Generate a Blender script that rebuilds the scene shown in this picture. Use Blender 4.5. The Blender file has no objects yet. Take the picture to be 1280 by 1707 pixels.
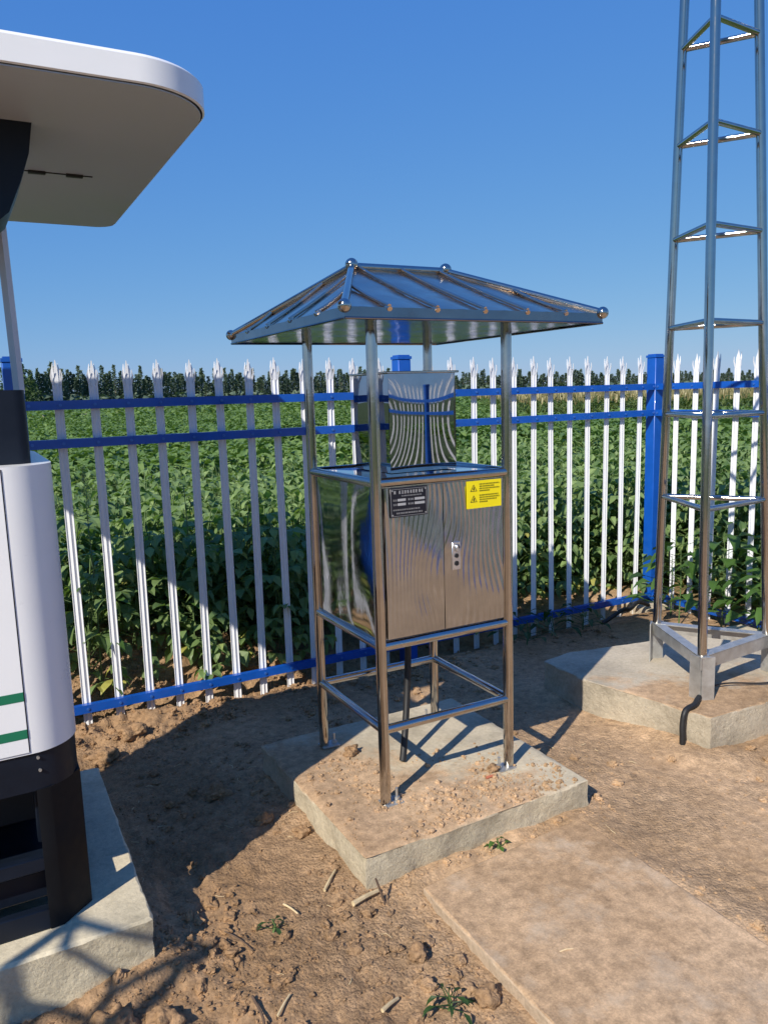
import bpy, math, random
import numpy as np
from mathutils import Matrix, Vector
from mathutils import noise as mn
rnd = random.Random(7)
rng = np.random.default_rng(7)
SC = bpy.context.scene
COL = SC.collection
PI = math.pi

# ------------------------------------------------------------------ camera, light
# world axes: X runs along the back fence, Y points across the yard to that fence, Z up
cam_d = bpy.data.cameras.new('camera'); cam = bpy.data.objects.new('camera', cam_d); COL.objects.link(cam)
R_ = Vector((0.880923, -0.472328, -0.029673)); U_ = Vector((0.097034, 0.118897, 0.988154)); F_ = Vector((0.463205, 0.873367, -0.150571))
cam.matrix_world = Matrix(((R_.x, U_.x, -F_.x, 0), (R_.y, U_.y, -F_.y, 0), (R_.z, U_.z, -F_.z, 1.6), (0, 0, 0, 1)))
cam_d.sensor_fit = 'HORIZONTAL'; cam_d.sensor_width = 36; cam_d.lens = 36 * 1300 / 1280
cam_d.clip_start = 0.05; cam_d.clip_end = 3000
SC.camera = cam

SUN_EL, SUN_AZ = math.radians(38), math.radians(31)       # light travels 31 deg off the fence line
trav = Vector((math.cos(SUN_AZ) * math.cos(SUN_EL), math.sin(SUN_AZ) * math.cos(SUN_EL), -math.sin(SUN_EL)))
w = bpy.data.worlds.new('World'); SC.world = w; w.use_nodes = True
nt = w.node_tree; bg = nt.nodes['Background']
sky = nt.nodes.new('ShaderNodeTexSky'); sky.sky_type = 'NISHITA'; sky.sun_disc = False
sky.sun_elevation = SUN_EL; sky.sun_rotation = math.atan2(-trav.x, -trav.y)
sky.air_density = 1.0; sky.dust_density = 0.15; sky.ozone_density = 4.5; sky.altitude = 100
sp = nt.nodes.new('ShaderNodeSeparateColor'); cb = nt.nodes.new('ShaderNodeCombineColor'); nt.links.new(sky.outputs[0], sp.inputs[0])
for ch, (kk, pp) in enumerate(((.524, .80), (1.254, .52), (3.92, .16))):      # deep, even blue of a clear dry day: each channel k * c ** p
    p_ = nt.nodes.new('ShaderNodeMath'); p_.operation = 'POWER'; nt.links.new(sp.outputs[ch], p_.inputs[0]); p_.inputs[1].default_value = pp
    q_ = nt.nodes.new('ShaderNodeMath'); q_.operation = 'MULTIPLY'; nt.links.new(p_.outputs[0], q_.inputs[0]); q_.inputs[1].default_value = kk; nt.links.new(q_.outputs[0], cb.inputs[ch])
nt.links.new(cb.outputs[0], bg.inputs[0]); bg.inputs[1].default_value = 0.105
sd = bpy.data.lights.new('sun', 'SUN'); sd.energy = 4.5; sd.angle = math.radians(0.5); sd.color = (1.0, 0.93, 0.82)
sun = bpy.data.objects.new('sun', sd); COL.objects.link(sun); sun.rotation_euler = trav.to_track_quat('-Z', 'Y').to_euler()
SC.view_settings.view_transform = 'Standard'; SC.view_settings.look = 'None'
SC.view_settings.exposure = 0.35; SC.view_settings.gamma = 1.0; SC.view_settings.use_curve_mapping = False
SC.render.engine = 'CYCLES'; SC.cycles.max_bounces = 8; SC.cycles.glossy_bounces = 5; SC.cycles.caustics_reflective = False

# ------------------------------------------------------------------ helpers
def tag(o, label=None, cat=None, group=None, kind=None):
    if label: o['label'] = label
    if cat: o['category'] = cat
    if group: o['group'] = group
    if kind: o['kind'] = kind
    return o
def empty(name, loc, label, cat, group=None):
    o = bpy.data.objects.new(name, None); COL.objects.link(o); o.location = loc; o.empty_display_size = .1
    return tag(o, label, cat, group)
def children(o, _c={}): return [c for c in bpy.data.objects if c.parent == o]
class MB:
    """collects geometry in world coordinates, builds one mesh object"""
    def __init__(s): s.v = []; s.f = []; s.sm = []
    def add(s, vs, fs, smooth=False):
        b = len(s.v); s.v.extend([tuple(map(float, p)) for p in vs]); s.f.extend([tuple(i + b for i in f) for f in fs]); s.sm.extend([smooth] * len(fs)); return s
    def box(s, lo, hi, bev=0.0):
        (x0, y0, z0), (x1, y1, z1) = lo, hi
        if bev <= 0:
            v = [(x, y, z) for z in (z0, z1) for y in (y0, y1) for x in (x0, x1)]
            return s.add(v, [(0, 2, 3, 1), (4, 5, 7, 6), (0, 1, 5, 4), (2, 6, 7, 3), (0, 4, 6, 2), (1, 3, 7, 5)])
        c = ((x0 + x1) / 2, (y0 + y1) / 2, (z0 + z1) / 2); h = (abs(x1 - x0) / 2, abs(y1 - y0) / 2, abs(z1 - z0) / 2)
        v = []; idx = {}
        for sx in (-1, 1):
            for sy in (-1, 1):
                for sz in (-1, 1):
                    for ax in range(3):
                        p = [c[i] + (sx, sy, sz)[i] * (h[i] - (0 if i == ax else bev)) for i in range(3)]
                        idx[(sx, sy, sz, ax)] = len(v); v.append(p)
        f = []
        for ax in range(3):
            a, b = [i for i in range(3) if i != ax]
            for sg in (-1, 1):
                q = []
                for (p, r) in ((-1, -1), (1, -1), (1, 1), (-1, 1)):
                    k = [0, 0, 0]; k[ax] = sg; k[a] = p; k[b] = r; q.append(idx[(*k, ax)])
                if (sg == 1) == (ax == 1): q.reverse()
                f.append(q)
        for ax in range(3):
            a, b = [i for i in range(3) if i != ax]
            for p in (-1, 1):
                for r in (-1, 1):
                    q = []
                    for (e, fa) in ((-1, a), (1, a), (1, b), (-1, b)):
                        k = [0, 0, 0]; k[ax] = e; k[a] = p; k[b] = r; q.append(idx[(*k, fa)])
                    f.append(q)
        for sx in (-1, 1):
            for sy in (-1, 1):
                for sz in (-1, 1): f.append([idx[(sx, sy, sz, i)] for i in range(3)])
        return s.add(v, f)
    def tube(s, pts, r, seg=16, cap=True, smooth=True):
        pts = [Vector(p) for p in pts]; rs = r if isinstance(r, (list, tuple)) else [r] * len(pts)
        vs = []; fs = []; n = len(pts); prev = None
        for i, p in enumerate(pts):
            t = (pts[min(i + 1, n - 1)] - pts[max(i - 1, 0)]).normalized()
            if prev is None:
                a = Vector((0, 0, 1)) if abs(t.z) < .9 else Vector((1, 0, 0)); x = t.cross(a).normalized()
            else: x = (prev - t * prev.dot(t)).normalized()
            prev = x; y = t.cross(x)
            for k in range(seg):
                an = 2 * PI * k / seg; vs.append(p + (x * math.cos(an) + y * math.sin(an)) * rs[i])
        for i in range(n - 1):
            for k in range(seg):
                a = i * seg + k; b = i * seg + (k + 1) % seg; fs.append((a, b, b + seg, a + seg))
        s.add(vs, fs, smooth)
        if cap:
            s.add(vs[:seg], [tuple(range(seg))[::-1]]); s.add(vs[-seg:], [tuple(range(seg))])
        return s
    def ball(s, c, r, seg=18, ring=10, sc=(1, 1, 1)):
        vs = []; fs = []
        for i in range(ring + 1):
            a = PI * i / ring
            for k in range(seg):
                b = 2 * PI * k / seg
                vs.append((c[0] + r * sc[0] * math.sin(a) * math.cos(b), c[1] + r * sc[1] * math.sin(a) * math.sin(b), c[2] + r * sc[2] * math.cos(a)))
        for i in range(ring):
            for k in range(seg):
                a = i * seg + k; b = i * seg + (k + 1) % seg; fs.append((a, a + seg, b + seg, b))
        return s.add(vs, fs, True)
    def prism(s, poly, z0, z1, smooth_side=False):
        n = len(poly)
        v = [(x, y, z0) for x, y in poly] + [(x, y, z1) for x, y in poly]
        s.add(v, [(i, (i + 1) % n, (i + 1) % n + n, i + n) for i in range(n)], smooth_side)
        s.add(v[:n], [tuple(range(n))[::-1]]); s.add(v[n:], [tuple(range(n))]); return s
    def build(s, name, mat, parent=None, origin=None, fix=True):
        if origin is None: origin = wloc(parent) if parent is not None else Vector((0, 0, 0))
        me = bpy.data.meshes.new(name)
        me.from_pydata([(p[0] - origin[0], p[1] - origin[1], p[2] - origin[2]) for p in s.v], [], s.f)
        me.polygons.foreach_set('use_smooth', s.sm)
        if fix:
            import bmesh
            bm = bmesh.new(); bm.from_mesh(me); bmesh.ops.remove_doubles(bm, verts=bm.verts, dist=1e-6)
            bmesh.ops.recalc_face_normals(bm, faces=bm.faces); bm.to_mesh(me); bm.free()
        me.set_sharp_from_angle(angle=math.radians(38))
        if mat: me.materials.append(mat)
        o = bpy.data.objects.new(name, me); COL.objects.link(o)
        if parent is not None: o.parent = parent
        else: o.location = origin
        return o
def wloc(o):
    l = Vector(o.location)
    while o.parent: o = o.parent; l = l + o.location
    return l
def shared(name, me, parent, loc, rotz=0, scale=None):
    o = bpy.data.objects.new(name, me); COL.objects.link(o); o.parent = parent; o.location = loc; o.rotation_euler = (0, 0, rotz)
    if scale: o.scale = scale
    return o
def np_mesh(name, V, Fq, mat, smooth=False, loc=(0, 0, 0)):
    V = np.asarray(V, np.float32); Fq = np.asarray(Fq, np.int32); k = Fq.shape[1]
    me = bpy.data.meshes.new(name); me.vertices.add(len(V)); me.vertices.foreach_set('co', V.ravel())
    me.loops.add(Fq.size); me.loops.foreach_set('vertex_index', Fq.ravel())
    me.polygons.add(len(Fq)); me.polygons.foreach_set('loop_start', np.arange(0, Fq.size, k, dtype=np.int32))
    me.polygons.foreach_set('loop_total', np.full(len(Fq), k, np.int32)); me.update(calc_edges=True)
    me.polygons.foreach_set('use_smooth', np.full(len(Fq), smooth)); me.materials.append(mat)
    o = bpy.data.objects.new(name, me); COL.objects.link(o); o.location = loc; return o
_T = np.random.default_rng(3).random((256, 256)).astype(np.float64)
def vn(x, y, sc, off=0):
    x = np.asarray(x, float) * sc + off * 17.3 + 1000; y = np.asarray(y, float) * sc + off * 9.7 + 1000
    xi = np.floor(x).astype(int); yi = np.floor(y).astype(int); fx = x - xi; fy = y - yi
    fx = fx * fx * (3 - 2 * fx); fy = fy * fy * (3 - 2 * fy)
    g = lambda a, b: _T[a % 256, b % 256]
    return (g(xi, yi) * (1 - fx) + g(xi + 1, yi) * fx) * (1 - fy) + (g(xi, yi + 1) * (1 - fx) + g(xi + 1, yi + 1) * fx) * fy
def fbm(x, y, sc, o=4, off=0, gain=.5):
    t = 0; a = 1; s = 0
    for i in range(o): t = t + a * (vn(x, y, sc * 2.03 ** i, off + i) - .5) * 2; s += a; a *= gain
    return t / s
def sstep(a, b, x):
    t = np.clip((np.asarray(x, float) - a) / (b - a), 0, 1); return t * t * (3 - 2 * t)

# ------------------------------------------------------------------ materials
def mat(name, col, rough=.6, metal=0.0, spec=.5, var=0.0, vscale=8, bump=0.0, bscale=40, bdist=.01, coat=0):
    m = bpy.data.materials.new(name); m.use_nodes = True; n = m.node_tree.nodes; l = m.node_tree.links; b = n['Principled BSDF']
    b.inputs['Base Color'].default_value = (*col, 1); b.inputs['Roughness'].default_value = rough; b.inputs['Metallic'].default_value = metal
    b.inputs['Specular IOR Level'].default_value = spec; b.inputs['Coat Weight'].default_value = coat
    tc = n.new('ShaderNodeTexCoord')
    if var:
        t = n.new('ShaderNodeTexNoise'); t.inputs['Scale'].default_value = vscale; t.inputs['Detail'].default_value = 6; t.inputs['Roughness'].default_value = .65
        l.new(tc.outputs['Object'], t.inputs['Vector'])
        mr = n.new('ShaderNodeMapRange'); mr.inputs[1].default_value = .3; mr.inputs[2].default_value = .7; mr.inputs[3].default_value = 1 - var; mr.inputs[4].default_value = 1 + var
        l.new(t.outputs['Fac'], mr.inputs[0])
        mx = n.new('ShaderNodeMix'); mx.data_type = 'RGBA'; mx.blend_type = 'MULTIPLY'; mx.inputs[0].default_value = 1
        mx.inputs[6].default_value = (*col, 1); l.new(mr.outputs[0], mx.inputs[7]); l.new(mx.outputs[2], b.inputs['Base Color'])
        mr2 = n.new('ShaderNodeMapRange'); mr2.inputs[1].default_value = .3; mr2.inputs[2].default_value = .7; mr2.inputs[3].default_value = rough * .8; mr2.inputs[4].default_value = min(1, rough * 1.25)
        l.new(t.outputs['Fac'], mr2.inputs[0]); l.new(mr2.outputs[0], b.inputs['Roughness'])
    if bump:
        t2 = n.new('ShaderNodeTexNoise'); t2.inputs['Scale'].default_value = bscale; t2.inputs['Detail'].default_value = 5
        l.new(tc.outputs['Object'], t2.inputs['Vector'])
        bp = n.new('ShaderNodeBump'); bp.inputs['Strength'].default_value = bump; bp.inputs['Distance'].default_value = bdist
        l.new(t2.outputs['Fac'], bp.inputs['Height']); l.new(bp.outputs[0], b.inputs['Normal'])
    return m
def ramp(n, stops):
    r = n.new('ShaderNodeValToRGB'); e = r.color_ramp.elements
    e[0].position, e[0].color = stops[0][0], (*stops[0][1], 1); e[1].position, e[1].color = stops[-1][0], (*stops[-1][1], 1)
    for p, c in stops[1:-1]: x = e.new(p); x.color = (*c, 1)
    return r
def noise_node(n, l, vec, scale, detail=6, rough=.6, dist=0):
    t = n.new('ShaderNodeTexNoise'); t.inputs['Scale'].default_value = scale; t.inputs['Detail'].default_value = detail
    t.inputs['Roughness'].default_value = rough; t.inputs['Distortion'].default_value = dist; l.new(vec, t.inputs['Vector']); return t
def mixc(n, l, fac, a, b, blend='MIX'):
    m = n.new('ShaderNodeMix'); m.data_type = 'RGBA'; m.blend_type = blend
    if isinstance(fac, (int, float)): m.inputs[0].default_value = fac
    else: l.new(fac, m.inputs[0])
    for i, x in ((6, a), (7, b)):
        if isinstance(x, tuple): m.inputs[i].default_value = (*x, 1)
        else: l.new(x, m.inputs[i])
    return m.outputs[2]
def mrange(n, l, x, a, b, c=0, d=1):
    m = n.new('ShaderNodeMapRange'); l.new(x, m.inputs[0])
    for i, v in enumerate((a, b, c, d)): m.inputs[i + 1].default_value = v
    return m.outputs[0]

def steel(name, wave=0.0, wscale=2.0, rough=.09, col=(.56, .57, .58), wdist=.01, stretch=(1, 1, 1), fine=True, grain=0):
    m = bpy.data.materials.new(name); m.use_nodes = True; n = m.node_tree.nodes; l = m.node_tree.links; b = n['Principled BSDF']
    b.inputs['Metallic'].default_value = 1; b.inputs['Roughness'].default_value = rough
    tc = n.new('ShaderNodeTexCoord'); v = tc.outputs['Object']
    sm = noise_node(n, l, v, 14, 5, .7)
    l.new(mixc(n, l, mrange(n, l, sm.outputs['Fac'], .35, .75), col, tuple(c * .82 for c in col)), b.inputs['Base Color'])
    l.new(mrange(n, l, sm.outputs['Fac'], .3, .75, rough * .7, rough * 1.7), b.inputs['Roughness'])
    last = None
    if wave:
        mp = n.new('ShaderNodeMapping'); l.new(v, mp.inputs[0]); mp.inputs['Scale'].default_value = stretch
        t = noise_node(n, l, mp.outputs[0], wscale, 1, .4)
        bp = n.new('ShaderNodeBump'); bp.inputs['Strength'].default_value = wave; bp.inputs['Distance'].default_value = wdist
        l.new(t.outputs['Fac'], bp.inputs['Height']); last = bp
    if fine:
        t = noise_node(n, l, v, 60, 2, .5)
        bp = n.new('ShaderNodeBump'); bp.inputs['Strength'].default_value = .12; bp.inputs['Distance'].default_value = .0006
        l.new(t.outputs['Fac'], bp.inputs['Height'])
        if last: l.new(last.outputs[0], bp.inputs['Normal'])
        last = bp
    if grain:       # fine swirling rolling marks left in the sheet
        mp = n.new('ShaderNodeMapping'); l.new(v, mp.inputs[0]); mp.inputs['Scale'].default_value = (1, 1, .55)
        wv = n.new('ShaderNodeTexWave'); wv.wave_type = 'BANDS'; wv.bands_direction = 'X'; l.new(mp.outputs[0], wv.inputs['Vector'])
        wv.inputs['Scale'].default_value = 15; wv.inputs['Distortion'].default_value = 26; wv.inputs['Detail'].default_value = .5; wv.inputs['Detail Scale'].default_value = .30
        bp = n.new('ShaderNodeBump'); bp.inputs['Strength'].default_value = grain; bp.inputs['Distance'].default_value = .004
        l.new(wv.outputs['Fac'], bp.inputs['Height'])
        if last: l.new(last.outputs[0], bp.inputs['Normal'])
        last = bp
    if last: l.new(last.outputs[0], b.inputs['Normal'])
    return m
M = {}
M['tube'] = steel('stainless_tube', rough=.09, col=(.53, .50, .465))
M['panel'] = steel('stainless_panel', wave=.40, wscale=3.4, rough=.085, col=(.50, .51, .53), wdist=.02, stretch=(1.6, 1.6, .8), grain=.32)
M['side_panel'] = steel('stainless_side_panel', wave=.35, wscale=2.6, rough=.05, col=(.52, .53, .54), wdist=.02, stretch=(1.6, 1.6, .55))
M['inst'] = steel('stainless_housing', wave=.10, wscale=4.2, rough=.015, col=(.44, .44, .45), wdist=.012, stretch=(1, 1, .6), fine=False)
M['roof'] = steel('stainless_roof', wave=1.0, wscale=3.2, rough=.17, col=(.66, .54, .43), wdist=.02)
M['fascia'] = steel('stainless_fascia_shaded', wave=.4, wscale=5, rough=.12, col=(.28, .27, .27), wdist=.01)  # steel darkened at the roof edge, eave shade painted into its colour
M['soffit'] = steel('stainless_soffit_shaded', wave=.4, wscale=5, rough=.16, col=(.15, .165, .19), wdist=.02)  # same steel, tinted much darker to paint in the shadow under the eaves
M['galv'] = mat('galvanised_steel', (.52, .52, .5), .42, .75, var=.18, vscale=22, bump=.2, bscale=60, bdist=.002)
M['white_paint'] = mat('white_picket_paint', (.76, .77, .79), .38, var=.05, vscale=6, bump=.08, bscale=120, bdist=.001)
M['blue'] = mat('blue_rail_paint', (.006, .085, .42), .33, var=.12, vscale=9, coat=.2)
M['bolt'] = mat('bolt_blue', (.05, .16, .5), .35, metal=.3)
M['kiosk_white'] = mat('white_powder_coat', (.80, .80, .80), .3, var=.02, vscale=4, coat=.15)
M['kiosk_under'] = mat('shaded_white_underside', (.43, .47, .53), .5, var=.05, vscale=2.5)  # canopy white greyed and cooled, shade under it put into the colour
M['dark'] = mat('charcoal_powder_coat', (.005, .009, .018), .45, spec=.3, var=.15, vscale=10)
M['column'] = mat('dark_column', (.004, .005, .007), .6, spec=.25, var=.15, vscale=10)
M['green'] = mat('green_stripe', (.008, .16, .08), .4)
M['post_grey'] = mat('pale_grey_post', (.62, .64, .68), .4, var=.04, vscale=5)
M['black'] = mat('black_plastic', (.012, .012, .013), .55, var=.2, vscale=30)
M['plate_black'] = mat('nameplate_black', (.012, .012, .02), .3, metal=.2)
M['plate_silver'] = mat('nameplate_silver', (.55, .55, .56), .35, metal=.5)
M['yellow'] = mat('warning_yellow', (.85, .70, .005), .45)
M['print'] = mat('black_print', (.015, .012, .008), .5)
M['lock'] = mat('zinc_lock', (.68, .68, .70), .22, metal=.9)
M['straw'] = mat('dry_straw', (.58, .45, .26), .7, var=.25, vscale=40, bump=.4, bscale=90, bdist=.002)
M['twig'] = mat('dark_twig', (.11, .07, .045), .8, var=.3, vscale=50)
M['bark'] = mat('pale_bark', (.16, .13, .10), .9, var=.3, vscale=3)

def soil_nodes(n, l, v):
    a = noise_node(n, l, v, 1.3, 7, .6); b_ = noise_node(n, l, v, 26, 6, .7); c = noise_node(n, l, v, 150, 3, .6)
    r1 = ramp(n, [(.28, (.35, .225, .122)), (.5, (.525, .352, .207)), (.72, (.64, .452, .285))]); l.new(a.outputs['Fac'], r1.inputs[0])
    f = mrange(n, l, b_.outputs['Fac'], .3, .72, .56, 1.24)
    c1 = mixc(n, l, 1.0, r1.outputs[0], f, 'MULTIPLY')
    f2 = mrange(n, l, c.outputs['Fac'], .3, .7, .82, 1.15)
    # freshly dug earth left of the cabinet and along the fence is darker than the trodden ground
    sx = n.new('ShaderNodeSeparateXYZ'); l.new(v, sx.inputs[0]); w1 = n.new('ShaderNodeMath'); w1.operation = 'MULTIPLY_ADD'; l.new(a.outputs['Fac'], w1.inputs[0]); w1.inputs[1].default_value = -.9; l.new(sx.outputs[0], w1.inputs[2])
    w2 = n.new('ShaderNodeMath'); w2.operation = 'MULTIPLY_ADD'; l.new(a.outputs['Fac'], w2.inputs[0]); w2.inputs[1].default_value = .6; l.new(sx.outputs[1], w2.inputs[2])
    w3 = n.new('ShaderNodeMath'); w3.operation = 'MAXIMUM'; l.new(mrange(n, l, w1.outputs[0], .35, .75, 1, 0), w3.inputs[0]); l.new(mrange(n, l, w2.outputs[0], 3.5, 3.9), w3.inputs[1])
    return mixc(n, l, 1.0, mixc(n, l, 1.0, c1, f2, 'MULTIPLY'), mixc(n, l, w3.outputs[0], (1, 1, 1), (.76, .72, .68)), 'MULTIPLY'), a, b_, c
def soil_bump(n, l, v, b, s=1.0):
    t1 = noise_node(n, l, v, 45, 8, .72); t2 = n.new('ShaderNodeTexVoronoi'); t2.inputs['Scale'].default_value = 95; l.new(v, t2.inputs['Vector'])
    ad = n.new('ShaderNodeMath'); ad.operation = 'MULTIPLY_ADD'; l.new(t2.outputs['Distance'], ad.inputs[0]); ad.inputs[1].default_value = -.35; l.new(t1.outputs['Fac'], ad.inputs[2])
    bp = n.new('ShaderNodeBump'); lg = noise_node(n, l, v, 1.7, 3, .5); l.new(mrange(n, l, lg.outputs['Fac'], .35, .62, .22 * s, 1.0 * s), bp.inputs['Strength']); bp.inputs['Distance'].default_value = .017
    l.new(ad.outputs[0], bp.inputs['Height']); l.new(bp.outputs[0], b.inputs['Normal'])
def soil_mat(name, tint=(1, 1, 1)):
    m = bpy.data.materials.new(name); m.use_nodes = True; n = m.node_tree.nodes; l = m.node_tree.links; b = n['Principled BSDF']
    tc = n.new('ShaderNodeTexCoord'); v = tc.outputs['Object']; col, *_ = soil_nodes(n, l, v)
    col = mixc(n, l, 1.0, col, tint, 'MULTIPLY')
    l.new(col, b.inputs['Base Color']); b.inputs['Roughness'].default_value = .95; b.inputs['Specular IOR Level'].default_value = .15
    soil_bump(n, l, v, b); return m
def ground_mat():
    m = soil_mat('dry_soil'); n = m.node_tree.nodes; l = m.node_tree.links; b = n['Principled BSDF']; old = b.inputs['Base Color'].links[0].from_socket
    ge = n.new('ShaderNodeNewGeometry'); sx = n.new('ShaderNodeSeparateXYZ'); l.new(ge.outputs['Position'], sx.inputs[0])
    def dist(o, c, hw):
        a = n.new('ShaderNodeMath'); a.operation = 'SUBTRACT'; l.new(o, a.inputs[0]); a.inputs[1].default_value = c
        q = n.new('ShaderNodeMath'); q.operation = 'ABSOLUTE'; l.new(a.outputs[0], q.inputs[0]); return mrange(n, l, q.outputs[0], hw, hw + .6)
    mx = n.new('ShaderNodeMath'); mx.operation = 'MAXIMUM'; l.new(dist(sx.outputs[0], -.6, 5.2), mx.inputs[0]); l.new(dist(sx.outputs[1], -1.6, 6.0), mx.inputs[1])
    t = noise_node(n, l, ge.outputs['Position'], .9, 6, .6); r = ramp(n, [(.3, (.035, .06, .02)), (.7, (.10, .13, .05))]); l.new(t.outputs['Fac'], r.inputs[0])
    l.new(mixc(n, l, mx.outputs[0], old, r.outputs[0]), b.inputs['Base Color']); return m
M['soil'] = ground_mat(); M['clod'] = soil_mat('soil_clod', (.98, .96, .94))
def concrete(name, base=(.53, .455, .325), soil_lo=(0, 0), soil_amt=None):
    """weathered concrete; soil_amt = (axis expression) dusting of soil that lies where it was thrown"""
    m = bpy.data.materials.new(name); m.use_nodes = True; n = m.node_tree.nodes; l = m.node_tree.links; b = n['Principled BSDF']
    tc = n.new('ShaderNodeTexCoord'); v = tc.outputs['Object']
    a = noise_node(n, l, v, 3.2, 8, .65); f = noise_node(n, l, v, 60, 5, .7)
    r = ramp(n, [(.28, tuple(c * .60 for c in base)), (.5, base), (.74, tuple(min(1, c * 1.18) for c in base))]); l.new(a.outputs['Fac'], r.inputs[0])
    col = mixc(n, l, 1.0, r.outputs[0], mrange(n, l, f.outputs['Fac'], .3, .7, .84, 1.12), 'MULTIPLY')
    vo = n.new('ShaderNodeTexVoronoi'); vo.inputs['Scale'].default_value = 70; l.new(v, vo.inputs['Vector'])
    col = mixc(n, l, mrange(n, l, vo.outputs['Distance'], .0, .16, .5, 0), col, tuple(c * .45 for c in base))
    if soil_amt:
        sc, *_ = soil_nodes(n, l, v)
        sx = n.new('ShaderNodeSeparateXYZ'); l.new(v, sx.inputs[0])
        ax, ay, off = soil_amt
        m1 = n.new('ShaderNodeMath'); m1.operation = 'MULTIPLY_ADD'; l.new(sx.outputs[0], m1.inputs[0]); m1.inputs[1].default_value = ax; m1.inputs[2].default_value = off
        m2 = n.new('ShaderNodeMath'); m2.operation = 'MULTIPLY_ADD'; l.new(sx.outputs[1], m2.inputs[0]); m2.inputs[1].default_value = ay; l.new(m1.outputs[0], m2.inputs[2])
        nn = noise_node(n, l, v, 5.5, 8, .7); m3 = n.new('ShaderNodeMath'); m3.operation = 'MULTIPLY_ADD'; l.new(nn.outputs['Fac'], m3.inputs[0]); m3.inputs[1].default_value = 2.0; l.new(m2.outputs[0], m3.inputs[2])
        ge = n.new('ShaderNodeNewGeometry'); sz = n.new('ShaderNodeSeparateXYZ'); l.new(ge.outputs['Normal'], sz.inputs[0])
        up = mrange(n, l, sz.outputs[2], .45, .85); k = n.new('ShaderNodeMath'); k.operation = 'MULTIPLY'; l.new(mrange(n, l, m3.outputs[0], .85, 1.25), k.inputs[0]); l.new(up, k.inputs[1])
        col = mixc(n, l, k.outputs[0], col, sc)
    l.new(col, b.inputs['Base Color']); b.inputs['Roughness'].default_value = .9; b.inputs['Specular IOR Level'].default_value = .2
    t = noise_node(n, l, v, 38, 8, .75); bp = n.new('ShaderNodeBump'); bp.inputs['Distance'].default_value = .012
    gz = n.new('ShaderNodeNewGeometry'); sg = n.new('ShaderNodeSeparateXYZ'); l.new(gz.outputs['True Normal'], sg.inputs[0]); l.new(mrange(n, l, sg.outputs[2], .3, .8, 1.0, .35), bp.inputs['Strength'])   # sides are raw cast, tops trowelled
    l.new(t.outputs['Fac'], bp.inputs['Height']); l.new(bp.outputs[0], b.inputs['Normal']); return m
def leaf_mat(name, c0, c1, tr=.35, rough=.45, vs=.6, odd=None):
    m = bpy.data.materials.new(name); m.use_nodes = True; n = m.node_tree.nodes; l = m.node_tree.links; b = n['Principled BSDF']
    out = n['Material Output']
    ge = n.new('ShaderNodeNewGeometry'); oi = n.new('ShaderNodeObjectInfo')
    nz = noise_node(n, l, ge.outputs['Position'], vs, 3, .6)
    f = n.new('ShaderNodeMath'); f.operation = 'ADD'; l.new(ge.outputs['Random Per Island'], f.inputs[0]); l.new(nz.outputs['Fac'], f.inputs[1])
    col = mixc(n, l, mrange(n, l, f.outputs[0], .35, 1.55), c0, c1)
    if odd: col = mixc(n, l, mrange(n, l, ge.outputs['Random Per Island'], .955, .965), col, odd)
    l.new(col, b.inputs['Base Color']); b.inputs['Roughness'].default_value = rough; b.inputs['Specular IOR Level'].default_value = .35
    if tr:
        td = n.new('ShaderNodeBsdfTranslucent'); l.new(mixc(n, l, 1.0, col, (1.3, 1.5, .5), 'MULTIPLY'), td.inputs['Color'])
        ms = n.new('ShaderNodeMixShader'); ms.inputs[0].default_value = tr; l.new(b.outputs[0], ms.inputs[1]); l.new(td.outputs[0], ms.inputs[2]); l.new(ms.outputs[0], out.inputs[0])
    return m
M['leaf'] = leaf_mat('crop_leaf', (.085, .155, .05), (.28, .38, .14), odd=(.42, .40, .10))
M['leaf_far'] = leaf_mat('crop_far', (.085, .16, .04), (.18, .27, .075), tr=.3, vs=.12)
M['weed'] = leaf_mat('weed_leaf', (.04, .10, .02), (.10, .19, .04))
M['weed_dark'] = leaf_mat('weed_leaf_dark', (.018, .05, .016), (.05, .10, .03))
M['plume'] = leaf_mat('seed_plume', (.22, .27, .12), (.42, .45, .24))
M['stem'] = mat('green_stem', (.10, .16, .05), .6, var=.2, vscale=20)
M['corn'] = leaf_mat('corn_leaf', (.05, .10, .02), (.15, .19, .05), tr=.25)
M['tassel'] = leaf_mat('corn_tassel', (.26, .22, .10), (.38, .33, .17), tr=.2)
M['poplar'] = leaf_mat('poplar_foliage', (.07, .11, .08), (.15, .20, .13), tr=.2, rough=.6, vs=.5)
M['tree'] = leaf_mat('tree_foliage', (.03, .065, .02), (.08, .125, .04), tr=.25, rough=.6, vs=.5)
M['track'] = mat('dry_track', (.42, .36, .24), .9, var=.15, vscale=.3)
M['soil_dark'] = mat('field_soil', (.10, .075, .05), .95, var=.25, vscale=1.0, bump=.5, bscale=14, bdist=.03)

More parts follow.
